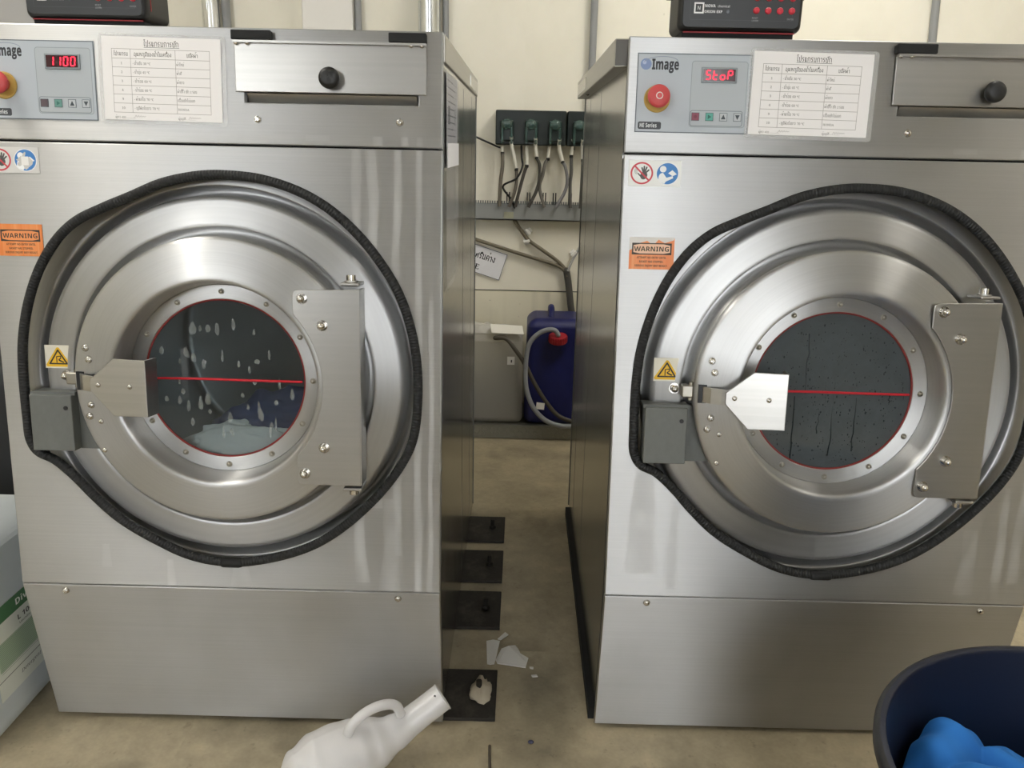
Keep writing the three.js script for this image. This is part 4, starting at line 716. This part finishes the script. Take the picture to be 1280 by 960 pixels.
// ---------------------------------------------------------------- detergent canister by the left machine
{
  const t = thing('detergent_canister', 'large translucent detergent canister with green label at the left edge', 'canister', [-1.225, 0, -0.09]);
  obj('body', canister(0.31, 0.47, 0.36, 0.05, 0.22, 0.0), phys(0xd3dade, 0.45, 0, { transmission: 0.25, thickness: 0, roughness: 0.7 }), t);
  obj('cap', cyl(0.035, 0.035, 0.03, 0.49, 0.05), M.white, t);
  const tx = canvasTex(512, 640, (g, W, H) => {
    g.fillStyle = '#dfe3dc'; g.fillRect(0, 0, W, H); g.fillStyle = '#4d7a55'; g.fillRect(0, 0, W, 112);
    g.fillStyle = '#f2f5f0'; g.font = 'bold 62px sans-serif'; g.fillText('Diversey', 190, 78); g.beginPath(); g.arc(440, 34, 16, 0, 7); g.fill();
    g.fillStyle = '#3c403c'; g.font = 'bold 50px sans-serif'; g.fillText('L 100 OB', 190, 190); g.font = '24px sans-serif'; g.fillText('Laundry builder', 200, 224);
    g.fillStyle = '#a9bfa5'; g.fillRect(20, 250, W - 40, 190);
    g.fillStyle = '#7c867b'; for (let i = 0; i < 17; i++) g.fillRect(30, 246 + i * 13, 300 + ((i * 71) % 150), 3);
    g.fillStyle = '#565b56'; g.fillRect(0, 500, W, 5); g.font = 'italic 34px serif'; g.fillText('Detergent 20 l', 160, 570);
    for (let i = 0; i < 3; i++) g.fillRect(330, 520 + i * 14, 150, 3);
  });
  const l = obj('label', box(0.24, 0.205, 0.001), std(0xffffff, 0.5, 0, { map: tx }), t); l.rotation.y = Math.PI / 2; l.position.set(0.1555, 0.197, 0.0);
}
tag(obj('black_drum', [lathe([[0.0005, 0.72], [0.2, 0.72], [0.235, 0.705], [0.24, 0.66], [0.235, 0.64], [0.24, 0.36], [0.236, 0.34], [0.24, 0.05], [0.22, 0.0], [0.0005, 0.0]].reverse(), 64).rotateX(-Math.PI / 2).translate(-1.3, 0, -0.62)], std(0x1c1e20, 0.55)), 'black plastic drum behind the detergent canister', 'drum');
// ---------------------------------------------------------------- laundry bin with blue cloth
{
  const bin = thing('laundry_bin', 'round navy plastic tub at the lower right corner', 'bin', [0.839, 0, 0.62]);
  const navy = std(0x161c2e, 0.42), char = std(0x2a2b2d, 0.5);
  obj('shell', lathe([[0.0005, 0.012], [0.255, 0.012], [0.265, 0.03], [0.318, 0.44], [0.3195, 0.446], [0.3215, 0.448], [0.328, 0.4475]].reverse(), 96).rotateX(-Math.PI / 2), navy, bin);
  obj('outer_wall', lathe([[0.328, 0.4475], [0.333, 0.446], [0.336, 0.441], [0.3355, 0.43], [0.331, 0.425], [0.324, 0.424], [0.275, 0.02], [0.268, 0.0], [0.0005, 0.0]].reverse(), 96).rotateX(-Math.PI / 2), char, bin);
  obj('grip', rbox(0.1, 0.03, 0.03, 0.008, 0, 0.38, 0.33), char, bin);
  const g = new THREE.PlaneGeometry(0.62, 0.62, 150, 150).rotateX(-Math.PI / 2), p = g.attributes.position;
  bin.scale.y = 1.035;
  const lobes = [[-0.125, -0.2, 0.085, 0.11, 0.405], [-0.035, -0.15, 0.09, 0.075, 0.365], [-0.2, -0.15, 0.06, 0.11, 0.375], [-0.1, -0.06, 0.12, 0.09, 0.395], [0.1, -0.08, 0.14, 0.14, 0.36], [0.0, 0.1, 0.2, 0.15, 0.38], [-0.2, 0.05, 0.1, 0.14, 0.36]];
  for (let i = 0; i < p.count; i++) {
    let x = p.getX(i), z = p.getZ(i); const r = Math.hypot(x, z), k = r > 0.001 ? Math.min(1, 0.292 / r) : 1; x *= k; z *= k;
    const wx = x + 0.012 * fbm(x * 9, z * 9, 3), wz = z + 0.012 * fbm(x * 9, z * 9, 6);
    let y = 0.27;
    for (const [qx, qz, rx, rz, hh] of lobes) { const cx = qx - 0.045, cz = qz - 0.02, h = hh + 0.02, c = Math.cos(0.6), q = Math.sin(0.6), dx = (wx - cx) * c + (wz - cz) * q, dz = -(wx - cx) * q + (wz - cz) * c; y = Math.max(y, h - 0.075 * ((dx / rx) ** 2 + (dz / rz) ** 2)); }
    y += 0.011 * Math.sin((wx * 0.82 - wz * 0.57) * 95 + 3 * fbm(x * 6, z * 6, 2)) * clamp(0.5 + fbm(x * 8, z * 8, 5)) + 0.01 * fbm(x * 14, z * 14, 8);
    p.setXYZ(i, x, y - 0.06 * Math.pow(Math.min(1, r / 0.3), 8), z);
  }
  g.computeVertexNormals();
  const c = tag(obj('blue_cloth', g, phys(0x1f6fc0, 0.85, 0, { sheen: 0.4, sheenRoughness: 0.5, sheenColor: new THREE.Color(0x5aa0e0), side: THREE.DoubleSide })), 'crumpled bright blue cloth in the round navy tub', 'cloth'); c.position.set(0.839, 0.0, 0.62);
}
scene.traverse((o) => { if (o.isMesh) o.castShadow = o.receiveShadow = true; });
renderer.render(scene, camera);
